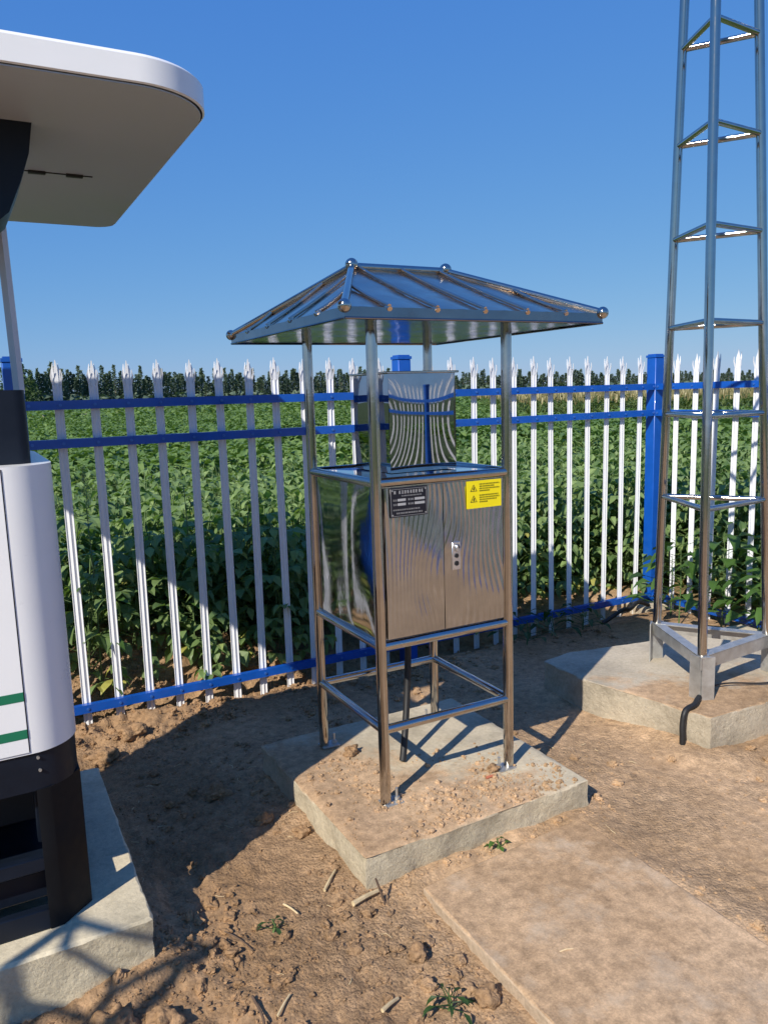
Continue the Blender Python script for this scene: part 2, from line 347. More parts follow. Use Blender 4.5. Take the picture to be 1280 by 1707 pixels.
# ------------------------------------------------------------------ ground
def ground_h(x, y):
    x = np.asarray(x, float); y = np.asarray(y, float)
    near = np.exp(-(((x - 1.2) / 6) ** 4 + ((y - 1.6) / 6) ** 4))
    h = .028 + .018 * fbm(x, y, .9, 3, 1) * near
    loose = 1 - sstep(.85, 1.15, x + .25 * fbm(x, y, 2.0, 2, 9)) * (1 - sstep(3.3, 3.9, y))          # rough dirt left, packed dirt right
    loose = np.maximum(loose, sstep(3.3, 3.8, y) * .9)
    loose = np.maximum(loose, .35)
    b1 = 1 - np.abs(fbm(x, y, 7, 4, 4, .6)) * 2.2
    h = h + loose * near * (.011 * b1 + .010 * fbm(x, y, 22, 3, 5, .6) + .009 * fbm(x, y, 55, 2, 6)) - .008 * loose * near
    # thrown-up earth behind the left bay of the fence and along its foot
    m = np.exp(-((x - .55) / .75) ** 2) * np.exp(-((y - 4.55) / .34) ** 2)
    h = h + .20 * m * (1 + .45 * fbm(x, y, 5, 3, 7)) + .04 * m * b1
    m2 = sstep(4.0, 4.5, y) * (1 - sstep(5.2, 6.0, y)) * np.exp(-((x - 2) / 4) ** 4)
    h = h + m2 * (.07 + .05 * fbm(x, y, 3, 3, 8))
    m3 = np.exp(-((x - .5) / .5) ** 2) * np.exp(-((y - 3.78) / .16) ** 2)
    h = h + .05 * m3 * (.6 + b1)
    h = h - .065 * np.exp(-((y - 3.98) / .14) ** 2) * near * (x < 9)
    # earth banked against the pads
    d = np.maximum(np.abs(x - 1.45) - .47, np.abs(y - 2.53) - .49)
    h = h + .024 * np.exp(-(np.clip(d, 0, 9) / .09) ** 2) * (.05 + 1.25 * vn(x, y, 7, 3) ** 1.5) * near
    d2 = np.maximum(np.abs(x - 1.468) - .345, y - 1.97)
    h = h + (.006 + .024 * sstep(1.3, 1.7, x)) * np.exp(-(np.clip(d2, 0, 9) / .12) ** 2) * (.05 + 1.2 * vn(x, y, 6, 11)) * near * sstep(-.05, .01, d2)
    h = h - .03 * (1 - sstep(-.06, -.02, d2)) * near
    d3 = np.maximum(np.abs(x + .3) - .62, np.abs(y - 2.54) - .51)
    h = h + .05 * np.exp(-(np.clip(d3, 0, 9) / .10) ** 2) * (.1 + 1.2 * vn(x, y, 6, 12) ** 1.5) * near
    d4 = np.maximum(np.abs(x - 3.2) - .6, np.abs(y - 2.55) - .5)
    h = h + .045 * np.exp(-(np.clip(d4, 0, 9) / .12) ** 2) * (.1 + vn(x, y, 6, 13)) * near
    return h
def axis(lo, hi, fine, outer, grow=1.22):
    a = list(np.arange(lo, hi + 1e-6, fine)); s = fine; p = a[-1]
    while p < outer: s *= grow; p += s; a.append(p)
    s = fine; p = a[0]; pre = []
    while p > -outer: s *= grow; p -= s; pre.append(p)
    return np.array(pre[::-1] + a)
gx = axis(-.55, 3.4, .0125, 900); gy = axis(1.15, 4.75, .0125, 900)
GX, GY = np.meshgrid(gx, gy); GZ = ground_h(GX, GY)
nx, ny = len(gx), len(gy)
ii = (np.arange(ny - 1)[:, None] * nx + np.arange(nx - 1)[None, :]).ravel()
g = np_mesh('ground', np.stack([GX.ravel(), GY.ravel(), GZ.ravel()], 1), np.stack([ii, ii + 1, ii + nx + 1, ii + nx], 1), M['soil'], True)
tag(g, kind='structure')
def gh(x, y): return float(ground_h(np.array([x]), np.array([y]))[0])

# ------------------------------------------------------------------ concrete pads
def pad(name, poly, z0, z1, m, amp=.006, seed=0, step=.02, lip=.007, extra=None):
    P = []
    n = len(poly)
    for i in range(n):
        a = np.array(poly[i], float); b = np.array(poly[(i + 1) % n], float); k = max(2, int(np.linalg.norm(b - a) / step))
        for j in range(k): P.append(a + (b - a) * j / k)
    P = np.array(P); c = P.mean(0); K = len(P)
    for _ in range(1): P = (np.roll(P, 1, 0) + P * 6 + np.roll(P, -1, 0)) / 8
    t = np.roll(P, -1, 0) - np.roll(P, 1, 0); t /= np.linalg.norm(t, axis=1)[:, None] + 1e-9; nr = np.stack([t[:, 1], -t[:, 0]], 1)
    if ((P - c) * nr).sum() < 0: nr = -nr
    V = []; rows = 10
    for r in range(rows + 1):
        z = z0 + (z1 - lip - z0) * r / rows
        s = np.cumsum(np.r_[0, np.linalg.norm(np.diff(P, axis=0), axis=1)])
        d = amp * (fbm(s, np.full(K, z + seed), 14, 4, seed, .65) - .3 * np.abs(fbm(s, np.full(K, z * 1.3 + seed), 40, 2, seed + 3)))
        V.append(np.c_[P + nr * d[:, None], np.full(K, z)])
    ch = lip * (1.1 + 1.3 * fbm(s, s * 0 + seed, 18, 4, seed + 5, .7))
    V.append(np.c_[P - nr * (ch * .3)[:, None], z1 - ch * .35]); V.append(np.c_[P - nr * (ch * .9)[:, None], np.full(K, z1) - ch * .03])
    rings = 22
    for r in range(1, rings + 1):
        q = c + (P - nr * (ch * .9)[:, None] - c) * (1 - r / rings * .999)
        zz = z1 + .0035 * fbm(q[:, 0], q[:, 1], 6, 4, seed + 8)
        if extra is not None: zz = zz + extra(q[:, 0], q[:, 1])
        V.append(np.c_[q, zz])
    R = len(V); V = np.concatenate(V); F = []
    j = np.arange(K); jn = (j + 1) % K
    for r in range(R - 1): F.append(np.stack([r * K + j, r * K + jn, (r + 1) * K + jn, (r + 1) * K + j], 1))
    o = np_mesh(name, V, np.concatenate(F), m, True); o.data.set_sharp_from_angle(angle=math.radians(26)); return o
M['conc1'] = concrete('pad_concrete', soil_amt=(-1.3, -.9, 4.22))
M['conc2'] = concrete('tower_pad_concrete', (.50, .43, .32), soil_amt=(-.8, -1.6, 6.35))
M['conc3'] = concrete('kiosk_pad_concrete', (.61, .53, .375))
M['conc4'] = concrete('path_concrete', (.52, .40, .28), soil_amt=(0, 0, .28))
dirt = lambda x, y: .016 * sstep(2.95, 2.3, y * 1 + .35 * (x - 1)) * np.clip(fbm(x, y, 6, 4, 3) + .25, 0, 1)
tag(pad('concrete_pad', [(.98, 2.045), (1.925, 2.06), (1.93, 3.0), (.972, 3.0)], -.1, .15, M['conc1'], .013, 1, extra=dirt),
    'square pale concrete pad dusted with brown soil under the steel cabinet', 'concrete pad')
tag(pad('concrete_pad', [(2.665, 2.125), (3.85, 2.09), (3.9, 2.93), (3.2, 3.0), (2.72, 3.09), (2.53, 3.06), (2.525, 2.72)], -.1, .2, M['conc2'], .012, 2),
    'concrete pad under the lattice tower beside the fence corner', 'concrete pad')
tag(pad('concrete_pad', [(-.95, 2.03), (.325, 2.03), (.33, 3.05), (-.95, 3.05)], -.1, .2, M['conc3'], .011, 3),
    'thick concrete pad under the white kiosk with blurred shadows on its side', 'concrete pad')
pt = pad('concrete_path', [(1.125, -1.5), (1.815, -1.5), (1.815, 1.99), (1.122, 1.94)], -.1, .066, M['conc4'], .006, 4, step=.03,
         extra=lambda x, y: .006 * np.clip(fbm(x, y, 3, 4, 3), 0, 1))
tag(pt, kind='structure')

# ------------------------------------------------------------------ fence
FY, FX = 3.972, 4.300                       # plane of the rails: back fence, right fence
def picket_mesh():
    mb = MB()
    prof = [(-.0205, .0), (-.0185, -.001), (-.012, .0035), (-.006, .001), (0, -.0025), (.006, .001), (.012, .0035), (.0185, -.001), (.0205, 0)]
    th = .0022; zs = [.02, 1.66, 1.70]
    def sec(z, k=1.0, dy=0.0): return [(x * k, y + dy, z) for x, y in prof] + [(x * k, y + th + dy, z) for x, y in prof[::-1]]
    rows = [sec(-.035), sec(1.62), sec(1.685, 1.04)]; n = len(rows[0]); v = [p for r in rows for p in r]; f = []
    for r in range(len(rows) - 1):
        for i in range(n): f.append((r * n + i, r * n + (i + 1) % n, (r + 1) * n + (i + 1) % n, (r + 1) * n + i))
    f.append(tuple(range(n))[::-1]); f.append(tuple(range(len(v) - n, len(v))))
    mb.add(v, f)
    def prong(pts, wd):
        v = []
        for (x, y, z), w_ in zip(pts, wd): v += [(x - w_, y, z), (x + w_, y, z), (x + w_, y + .003, z), (x - w_, y + .003, z)]
        f = [(0, 1, 2, 3)[::-1], tuple(range(len(v) - 4, len(v)))]
        for r in range(len(pts) - 1):
            for i in range(4): f.append((r * 4 + i, r * 4 + (i + 1) % 4, r * 4 + 4 + (i + 1) % 4, r * 4 + 4 + i))
        mb.add(v, f)
    prong([(0, .0, 1.68), (0, .002, 1.72), (0, .004, 1.76), (0, .002, 1.80)], [.009, .0095, .008, .001])
    for s in (-1, 1):
        prong([(s * .010, .004, 1.68), (s * .0125, .005, 1.715), (s * .015, .009, 1.75), (s * .011, .015, 1.784)], [.0055, .0052, .0042, .001])
        prong([(s * .016, .0, 1.685), (s * .021, -.003, 1.708), (s * .024, -.007, 1.728), (s * .020, -.011, 1.756)], [.0045, .0042, .0034, .001])
    o = mb.build('picket', M['white_paint']); me = o.data; bpy.data.objects.remove(o); return me
PICK = picket_mesh()
def fence(loc, rotz, label, posts, bays, first_x=None):
    """local x runs along the fence, -y is the yard side"""
    root = empty('palisade_fence', loc, label, 'fence'); root.rotation_euler = (0, 0, rotz)
    pm = MB(); w_ = .041
    pm.box((-w_, -w_ + .005, -.05), (w_, w_ + .005, 1.79), .004); pm.prism([(-w_ - .004, -w_ + .001), (w_ + .004, -w_ + .001), (w_ + .004, w_ + .009), (-w_ - .004, w_ + .009)], 1.79, 1.806)
    pm.prism([(-w_ + .005, -w_ + .01), (w_ - .005, -w_ + .01), (w_ - .005, w_), (-w_ + .005, w_)], 1.806, 1.814)
    o = pm.build('post', M['blue']); pme = o.data; bpy.data.objects.remove(o)
    for x in posts: shared('post', pme, root, (x, 0, 0))
    for (a, b) in bays:
        n_ = 12; pitch = (b - a - .188 * 2 + .03) / (n_ - 1); xs = [a + .188 + i * pitch for i in range(n_)]
        for z in (1.59, 1.41, .10):
            r = MB(); y0 = -.034; hh = .021
            r.box((a + .038, y0, z - hh), (b - .038, y0 + .004, z + hh)); r.box((a + .038, y0 + .004, z + hh - .004), (b - .038, y0 + .030, z + hh)); r.box((a + .038, y0 + .004, z - hh), (b - .038, y0 + .026, z - hh + .004))
            ro = r.build('rail', M['blue'], root, Vector((0, 0, 0)))
            bt = MB()
            for x in xs: bt.tube([(x, y0 + .001, z), (x, y0 - .005, z)], .007, 8)
            for x in (a + .052, b - .052): bt.tube([(x, y0 + .001, z), (x, y0 - .005, z)], .008, 8)
            tag(bt.build('bolt', M['bolt'], ro, Vector((0, 0, 0))), kind='stuff')
        for x in xs:
            s = shared('picket', PICK, root, (x + rnd.uniform(-.003, .003), .0, rnd.uniform(-.006, .006)), rnd.uniform(-.03, .03)); s.rotation_euler = (rnd.uniform(-.004, .004), rnd.uniform(-.006, .006), rnd.uniform(-.05, .05))
    return root
px = [.215 + 2.035 * k for k in range(-2, 3)]
fence((0, FY, 0), 0, 'long white palisade fence with three blue rails behind the cabinet and kiosk', [x for x in px], [(px[i], px[i + 1]) for i in range(4)])
# local frame of the right fence: origin at the corner post, running towards the camera side
ly = [2.035 * k for k in range(0, 6)]
fr = fence((px[-1], FY, 0), -PI / 2, 'white palisade fence leading from the blue corner post behind the lattice tower', [x for x in ly[1:]], [(ly[i], ly[i + 1]) for i in range(5)])
tag(pad('post_footing', [(4.10, 3.84), (4.46, 3.82), (4.48, 4.12), (4.12, 4.14)], -.05, .055, M['conc2'], .012, 6, lip=.025), 'rough concrete footing at the base of the blue corner post', 'footing')

# ------------------------------------------------------------------ steel cabinet with hipped roof
CX0, CX1, CY0, CY1, ZS = 1.193, 1.735, 2.302, 2.842, .15
cab = empty('instrument_cabinet', ((CX0 + CX1) / 2, (CY0 + CY1) / 2, ZS), 'polished stainless steel cabinet on four tube legs under a hipped steel roof', 'cabinet')
R1, R2 = .0195, .0165
for x in (CX0, CX1):
    for y in (CY0, CY1):
        MB().tube([(x, y, ZS + .004), (x, y, 1.845)], R1, 24).build('leg', M['tube'], cab)
        bx = x - .045 if x == CX1 else x + .045; bp = MB().box((min(x, bx) - .015, y - .03, ZS + .001), (max(x, bx) + .015, y + .03, ZS + .006))
        fp = bp.build('foot_plate', M['galv'], cab)
        MB().tube([(bx, y, ZS), (bx, y, ZS + .05)], .005, 8).tube([(bx, y, ZS + .007), (bx, y, ZS + .018)], .011, 6, smooth=False).build('anchor_bolt', M['galv'], fp)
for z in (.43, .733):
    for (a, b) in (((CX0, CY0), (CX1, CY0)), ((CX0, CY1), (CX1, CY1)), ((CX0, CY0), (CX0, CY1)), ((CX1, CY0), (CX1, CY1))):
        MB().tube([(a[0], a[1], z), (b[0], b[1], z)], R2, 20).build('crossbar', M['tube'], cab)
zt = 1.303
for (a, b) in (((CX0, CY0), (CX1, CY0)), ((CX0, CY1), (CX1, CY1)), ((CX0, CY0), (CX0, CY1)), ((CX1, CY0), (CX1, CY1))):
    MB().tube([(a[0], a[1], zt), (b[0], b[1], zt)], R2, 20).build('crossbar', M['tube'], cab)
def grid_panel(p0, du, dv, nu, nv, fn=None, th=None):
    """thin curved sheet p0 + u*du + v*dv, bulged along the normal by fn(u,v)"""
    p0, du, dv = Vector(p0), Vector(du), Vector(dv); nn = du.cross(dv).normalized(); vs = []; fs = []
    for j in range(nv + 1):
        for i in range(nu + 1):
            u, v = i / nu, j / nv; vs.append(p0 + du * u + dv * v + nn * (fn(u, v) if fn else 0))
    for j in range(nv):
        for i in range(nu): a = j * (nu + 1) + i; fs.append((a, a + 1, a + nu + 2, a + nu + 1))
    return vs, fs
YF = CY0 - .004
body = MB().box((CX0 + .004, CY0 + .006, .742), (CX1 - .004, CY1 - .004, 1.298), .002)
body.build('body', M['panel'], cab)
vs, fs = grid_panel((CX0 + .001, CY1 - .01, .742), (0, -(CY1 - CY0 - .02), 0), (0, 0, .556), 30, 30, lambda u, v: .007 * math.sin(PI * u) * math.sin(PI * v) ** .6 + .0012 * math.sin(7 * u + 2 * v))
mb = MB().add(vs, fs, True); mb.build('side_panel', M['side_panel'], cab, fix=False)
vs, fs = grid_panel((CX0 + .02, CY0 + .02, 1.311), (CX1 - CX0 - .04, 0, 0), (0, CY1 - CY0 - .04, 0), 16, 16, lambda u, v: .002 * math.sin(3 * u + 2 * v))
MB().add(vs, fs, True).build('top_panel', M['side_panel'], cab, fix=False)
XS = 1.452
for k, (a, b) in enumerate(((CX0 + .026, XS - .0013), (XS + .0013, CX1 - .024))):
    vs, fs = grid_panel((a, YF - .004, .756), (b - a, 0, 0), (0, 0, .527), 18, 30, lambda u, v: .0025 * math.sin(PI * u) * math.sin(PI * v) + .0008 * math.sin(9 * v + 4 * u + k * 2))
    mb = MB().add(vs, fs, True); mb.box((a, YF - .003, .7565), (b, CY0 + .004, 1.2825))
    d = mb.build('door', M['panel'], cab, fix=False)
    if k == 1:
        lk = MB(); x0, x1, z0, z1 = 1.483, 1.519, .968, 1.07; yl = YF - .006
        lk.box((x0, yl - .004, z0), (x1, yl + .004, z1), .0015); lo = lk.build('lock', M['lock'], d)
        kh = MB(); xc = (x0 + x1) / 2
        kh.tube([(xc, yl - .0045, 1.02), (xc, yl - .007, 1.02)], .008, 16); kh.tube([(xc - .006, yl - .008, 1.05), (xc + .007, yl - .008, 1.058), (xc + .009, yl - .008, 1.047)], .003, 8); kh.build('lock_handle', M['lock'], lo) if False else None
        kh.build('keyhole', M['black'], d)
        MB().tube([(xc, yl - .0045, .992), (xc, yl - .006, .992)], .009, 16).build('key_slot', M['black'], d)
        MB().box((xc - .007, yl - .013, 1.035), (xc + .006, yl - .004, 1.06), .003).build('latch', M['lock'], d)
# frame strip round the doors
fr_ = MB(); fr_.box((CX0 + .018, YF - .001, 1.2835), (CX1 - .018, CY0 + .004, 1.292)); fr_.box((CX1 - .0235, YF - .006, .748), (CX1 - .0195, CY0 + .004, 1.283)); fr_.build('door_frame', M['tube'], cab)
# nameplate: black plate with silver border, fields and rows of small characters
x0, x1, z0, z1 = 1.238, 1.386, 1.181, 1.282; yp = YF - .009
npl = MB().box((x0, yp, z0), (x1, yp + .003, z1), .001).build('nameplate', M['plate_black'], cab)
mk = MB()
def bar(mb_, a, b, c, d, y): mb_.box((a, y - .0006, c), (b, y + .0002, d))
for a, b, c, d in ((x0 + .004, x1 - .004, z1 - .005, z1 - .0042), (x0 + .004, x1 - .004, z0 + .0042, z0 + .005), (x0 + .004, x0 + .0048, z0 + .005, z1 - .005), (x1 - .0048, x1 - .004, z0 + .005, z1 - .005)): bar(mk, a, b, c, d, yp)
def glyphs(mb_, xa, xb, za, zb, n_, y, fill=.72):
    r = random.Random(int(xa * 1e4) + n_); wd = (xb - xa) / n_
    for i in range(n_):
        a = xa + i * wd; b = a + wd * fill; t = max((zb - za) * .13, .0004)
        for q in range(3):
            zz = za + (zb - za - t) * (q / 2); bar(mb_, a + wd * r.uniform(0, .12), b - wd * r.uniform(0, .12), zz, zz + t, y)
        for q in range(2):
            xx = a + (b - a) * r.choice((.1, .3, .5, .7)); bar(mb_, xx, xx + t, za, zb, y - .0002)
glyphs(mk, x0 + .014, x0 + .026, z1 - .020, z1 - .010, 1, yp, .9)
glyphs(mk, x0 + .034, x1 - .014, z1 - .0205, z1 - .010, 9, yp)
glyphs(mk, x0 + .045, x1 - .022, z1 - .030, z1 - .0265, 14, yp)
for zz in (z1 - .045, z1 - .060):
    glyphs(mk, x0 + .012, x0 + .027, zz, zz + .006, 2, yp); bar(mk, x0 + .029, x0 + .061, zz - .001, zz + .0075, yp)
    glyphs(mk, x0 + .07, x0 + .094, zz, zz + .006, 3, yp); bar(mk, x0 + .096, x1 - .012, zz - .001, zz + .0075, yp)
glyphs(mk, x0 + .012, x1 - .03, z0 + .0235, z0 + .028, 15, yp); glyphs(mk, x0 + .025, x1 - .02, z0 + .0115, z0 + .0165, 16, yp)
for a in (x0 + .009, x1 - .009):
    for c in (z0 + .009, z1 - .009): mk.tube([(a, yp, c), (a, yp - .002, c)], .0022, 8)
mk.build('nameplate_lettering', M['plate_silver'], npl)
x0, x1, z0, z1 = 1.549, 1.700, 1.182, 1.281
wp = MB().box((x0, yp + .001, z0), (x1, yp + .003, z1)).build('warning_label', M['yellow'], cab); yw = yp + .001
pr = MB()
for zc in (z0 + .070, z0 + .031):
    cx_ = x0 + .030; R = .017
    P = [(cx_ + R * math.sin(2 * PI * k / 3) * 1.02, zc + R * math.cos(2 * PI * k / 3) * .98) for k in range(3)]; Q = [(cx_ + (a - cx_) * .78, zc + (b - zc) * .78) for a, b in P]
    for k in range(3):
        a, b, c, d = P[k], P[(k + 1) % 3], Q[(k + 1) % 3], Q[k]; pr.add([(p[0], yw - .0007, p[1]) for p in (a, b, c, d)], [(0, 1, 2, 3)])
    bolt = [(.001, .010), (.005, .010), (.0015, .002), (.005, .002), (-.002, -.008), (-.0005, -.0005), (-.0045, -.0005)]
    pr.add([(cx_ + a, yw - .0008, zc + b * .8 - .001) for a, b in bolt], [(0, 1, 2), (2, 3, 4), (2, 4, 5), (0, 2, 5), (0, 5, 6)])
for i, zz in enumerate((.084, .076, .068, .060, .044, .036, .028, .020)):
    glyphs(pr, x0 + .055, x1 - (.008, .03, .008, .05, .012, .008, .02, .06)[i], z0 + zz, z0 + zz + .0042, (14, 11, 14, 9, 13, 14, 12, 7)[i], yw, .8)
pr.build('warning_print', M['print'], wp, fix=False)

# roof
RX, RY, RA, RB, ZE, ZR, RR = 1.463, 2.576, .485, .531, 1.845, 2.045, .197
rf = MB()
A = [(RX - RA, RY - RB, ZE), (RX + RA, RY - RB, ZE), (RX + RA, RY + RB, ZE), (RX - RA, RY + RB, ZE)]; Ra, Rb = (RX - RR, RY, ZR), (RX + RR, RY, ZR)
def slope(b0, b1, t1, t0, n_=40):
    b0, b1, t1, t0 = map(Vector, (b0, b1, t1, t0)); vs = []; fs = []
    for j in range(n_ + 1):
        v = j / n_; l_ = b0.lerp(t0, v); r_ = b1.lerp(t1, v)
        for i in range(n_ + 1):
            u = i / n_; p = l_.lerp(r_, u); c_ = (p.x - RX + .005) / .168 if abs((b1 - b0).x) > .1 else (p.y - RY) / .22 + .5
            p.z += -.004 * math.sin(PI * v) + .0065 * abs(math.sin(PI * c_)) * (1 - .5 * v) - .004; vs.append(p)
    for j in range(n_):
        for i in range(n_): a = j * (n_ + 1) + i; fs.append((a, a + 1, a + n_ + 2, a + n_ + 1))
    return vs, fs
roof_main = None
for q in ((A[0], A[1], Rb, Ra), (A[1], A[2], Rb, Rb), (A[2], A[3], Ra, Rb), (A[3], A[0], Ra, Ra)):
    vs, fs = slope(*q); o = MB().add(vs, fs, True).build('roof_slope', M['roof'], cab, fix=False)
# fascia and soffit
fz = ZE - .030; fa = MB()
for a, b in ((0, 1), (1, 2), (2, 3), (3, 0)):
    p, q = A[a], A[b]; fa.add([(p[0], p[1], ZE + .002), (q[0], q[1], ZE + .002), (q[0], q[1], fz), (p[0], p[1], fz)], [(0, 1, 2, 3)])
    fa.tube([(p[0], p[1], fz), (q[0], q[1], fz)], .004, 8)
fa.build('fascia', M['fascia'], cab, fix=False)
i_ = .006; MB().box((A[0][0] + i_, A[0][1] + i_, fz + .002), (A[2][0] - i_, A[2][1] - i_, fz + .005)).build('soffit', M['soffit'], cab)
up = Vector((0, 0, .004))
MB().tube([Vector(Ra) + up, Vector(Rb) + up], .014, 16).build('ridge_tube', M['tube'], cab)
for i, a in enumerate(A):
    t = Ra if i in (0, 3) else Rb
    MB().tube([Vector(t) + up, Vector(a) + up], .0125, 16).build('hip_tube', M['tube'], cab)
    MB().ball((a[0], a[1], a[2] + .004), .0205).build('ball_finial', M['tube'], cab)
for a in (Ra, Rb): MB().ball((a[0], a[1], a[2] + .010), .0235).build('ball_finial', M['tube'], cab)
def rib(b, t):
    b, t = Vector(b), Vector(t); d = (t - b); pts = []
    for k in range(9):
        v = k / 8; p = b + d * v; p.z += .006 - .006 * math.sin(PI * v * .9); pts.append(p)
    mb_ = MB().tube(pts, .0062, 10); dd = d.normalized(); mb_.tube([b + Vector((0, 0, -.002)) - dd * .003, b + dd * .016], .0085, 6, smooth=False); return mb_
for s in (-1, 1):
    for x in (-.34, -.175, 0, .165, .325):
        xx = RX + x; yb = RY + s * RB; fr2 = min(1, (RA - abs(x)) / (RA - RR)) * .97
        rib((xx, yb, ZE), (xx, yb + (RY - yb) * fr2, ZE + (ZR - ZE) * fr2)).build('roof_rib', M['roof'], cab)
    for y in (-.33, -.11, .11, .33):
        yy = RY + y; xb = RX + s * RA; fr2 = (RB - abs(y)) / RB * .97
        rib((xb, yy, ZE), (xb + (-s) * (RA - RR) * fr2, yy, ZE + (ZR - ZE) * fr2)).build('roof_rib', M['roof'], cab)

# housing standing on the cabinet
HX0, HX1, HY0, HY1, HZ0, HZ1 = 1.332, 1.612, 2.45, 2.73, 1.3145, 1.668
ho = empty('sensor_housing', ((HX0 + HX1) / 2, (HY0 + HY1) / 2, HZ0), 'mirror polished steel box standing on top of the cabinet beneath the roof', 'housing')
for nm, p0, du in (('front_panel', (HX0, HY0, HZ0), (HX1 - HX0, 0, 0)), ('side_panel', (HX0, HY1, HZ0), (0, HY0 - HY1, 0)), ('side_panel', (HX1, HY0, HZ0), (0, HY1 - HY0, 0)), ('rear_panel', (HX1, HY1, HZ0), (HX0 - HX1, 0, 0))):
    vs, fs = grid_panel(p0, du, (0, 0, HZ1 - HZ0), 16, 20, lambda u, v: .0022 * math.sin(PI * v * .9) * math.sin(PI * u) if nm == 'front_panel' else .002 * math.sin(PI * v))
    MB().add(vs, fs, True).build(nm, M['inst'], ho, fix=False)
MB().box((HX0 - .014, HY0 - .014, HZ1), (HX1 + .010, HY1 + .012, HZ1 + .008), .002).build('lid', M['roof'], ho)

# black hose hanging under the cabinet to the pad
hp = [(1.50, 2.66, .74), (1.50, 2.655, .60), (1.485, 2.64, .45), (1.45, 2.60, .30), (1.415, 2.56, .20), (1.40, 2.545, .158)]
def smooth_path(p, k=6):
    p = [Vector(a) for a in p]; out = []
    for i in range(len(p) - 1):
        p0, p1, p2, p3 = p[max(i - 1, 0)], p[i], p[i + 1], p[min(i + 2, len(p) - 1)]
        for j in range(k):
            t = j / k; out.append(.5 * ((2 * p1) + (p2 - p0) * t + (2 * p0 - 5 * p1 + 4 * p2 - p3) * t * t + (3 * p1 - p0 - 3 * p2 + p3) * t ** 3))
    return out + [p[-1]]
tag(MB().tube(smooth_path(hp), .0135, 12).build('cable_hose', M['black']), 'black hose hanging from under the steel cabinet to its pad', 'hose')

# ------------------------------------------------------------------ lattice tower
TC = Vector((3.046, 2.46, 0)); TF = [Vector((2.80, 2.29, .2)), Vector((3.02, 2.76, .2)), Vector((3.317, 2.335, .2))]
def tpos(i, z):
    s = 1 - .139 * (z - .2); q = TC + (TF[i] - TC) * s; k = -.0155 * (z - .2); return Vector((q.x + k * .88, q.y - k * .47, z))
tw = empty('lattice_tower', (TC.x, TC.y, .2), 'tall tapering three legged stainless steel lattice tower at the right', 'tower')
ZB = .40; ZT = 5.2
for i in range(3):
    MB().tube([tpos(i, ZB - .004), tpos(i, ZT)], .0205, 20).build('leg', M['tube'], tw)
    p = tpos(i, .2); c = (TC - p); c.z = 0; c.normalize(); sd_ = Vector((-c.y, c.x, 0))
    ft = MB()
    for s in (-1, 1):
        a = p - c * .022; b = a + (c * .5 + sd_ * s * .87).normalized() * .058; n_ = Vector((0, 0, 1)).cross((b - a)).normalized() * .005 * s
        ft.add([a, b, b + n_, a + n_, a + Vector((0, 0, ZB - .2)), b + Vector((0, 0, ZB - .2)), b + n_ + Vector((0, 0, ZB - .2)), a + n_ + Vector((0, 0, ZB - .2))], [(0, 1, 2, 3), (4, 5, 6, 7), (0, 1, 5, 4), (1, 2, 6, 5), (2, 3, 7, 6), (3, 0, 4, 7)])
    ft.build('foot', M['galv'], tw)
    j = (i + 1) % 3; a, b = tpos(i, ZB), tpos(j, ZB); d = (b - a).normalized(); out = Vector((d.y, -d.x, 0))
    if out.dot(a - TC) < 0: out = -out
    a = a - d * .035 + out * .022; b = b + d * .035 + out * .022; an = MB()
    def slab_(p, q, o1, z0, z1, mb_):
        mb_.add([p + Vector((0, 0, z0)), q + Vector((0, 0, z0)), q + o1 + Vector((0, 0, z0)), p + o1 + Vector((0, 0, z0)), p + Vector((0, 0, z1)), q + Vector((0, 0, z1)), q + o1 + Vector((0, 0, z1)), p + o1 + Vector((0, 0, z1))], [(3, 2, 1, 0), (4, 5, 6, 7), (0, 1, 5, 4), (1, 2, 6, 5), (2, 3, 7, 6), (3, 0, 4, 7)])
    slab_(a, b, -out * .004, -.055 - i * .002, .0, an); slab_(a + d * .03 * i, b - d * .03, -out * .048, -.004 + i * .0008, .001 + i * .0008, an)
    an.build('base_angle', M['galv'], tw)
for z in (1.055, 1.46, 1.865, 2.265, 2.675, 3.08, 3.49, 3.90, 4.31, 4.72, 5.13):
    for i in range(3): MB().tube([tpos(i, z), tpos((i + 1) % 3, z)], .0128, 14).build('crossbar', M['tube'], tw)
tag(MB().tube(smooth_path([(2.81, 2.30, .212), (2.74, 2.262, .214), (2.69, 2.235, .213), (2.625, 2.225, .205), (2.605, 2.222, .15), (2.602, 2.218, .09), (2.600, 2.216, .02)]), .0125, 12).build('cable_conduit', M['black']),
    'black cable conduit bending over the edge of the tower pad', 'conduit')
tag(MB().tube(smooth_path([(2.86, 2.34, .212), (3.0, 2.32, .22), (3.15, 2.25, .212), (3.3, 2.2, .211)]), .004, 8).build('thin_cable', M['black']), 'thin black cable lying across the concrete tower pad', 'cable')
tag(MB().tube(smooth_path([(3.60, 3.74, .05), (3.75, 3.72, .12), (3.86, 3.76, .10), (3.98, 3.80, .12), (4.12, 3.84, .07)]), .014, 10).build('water_hose', M['black']), 'black hose curling over the soil beside the blue corner post', 'hose')

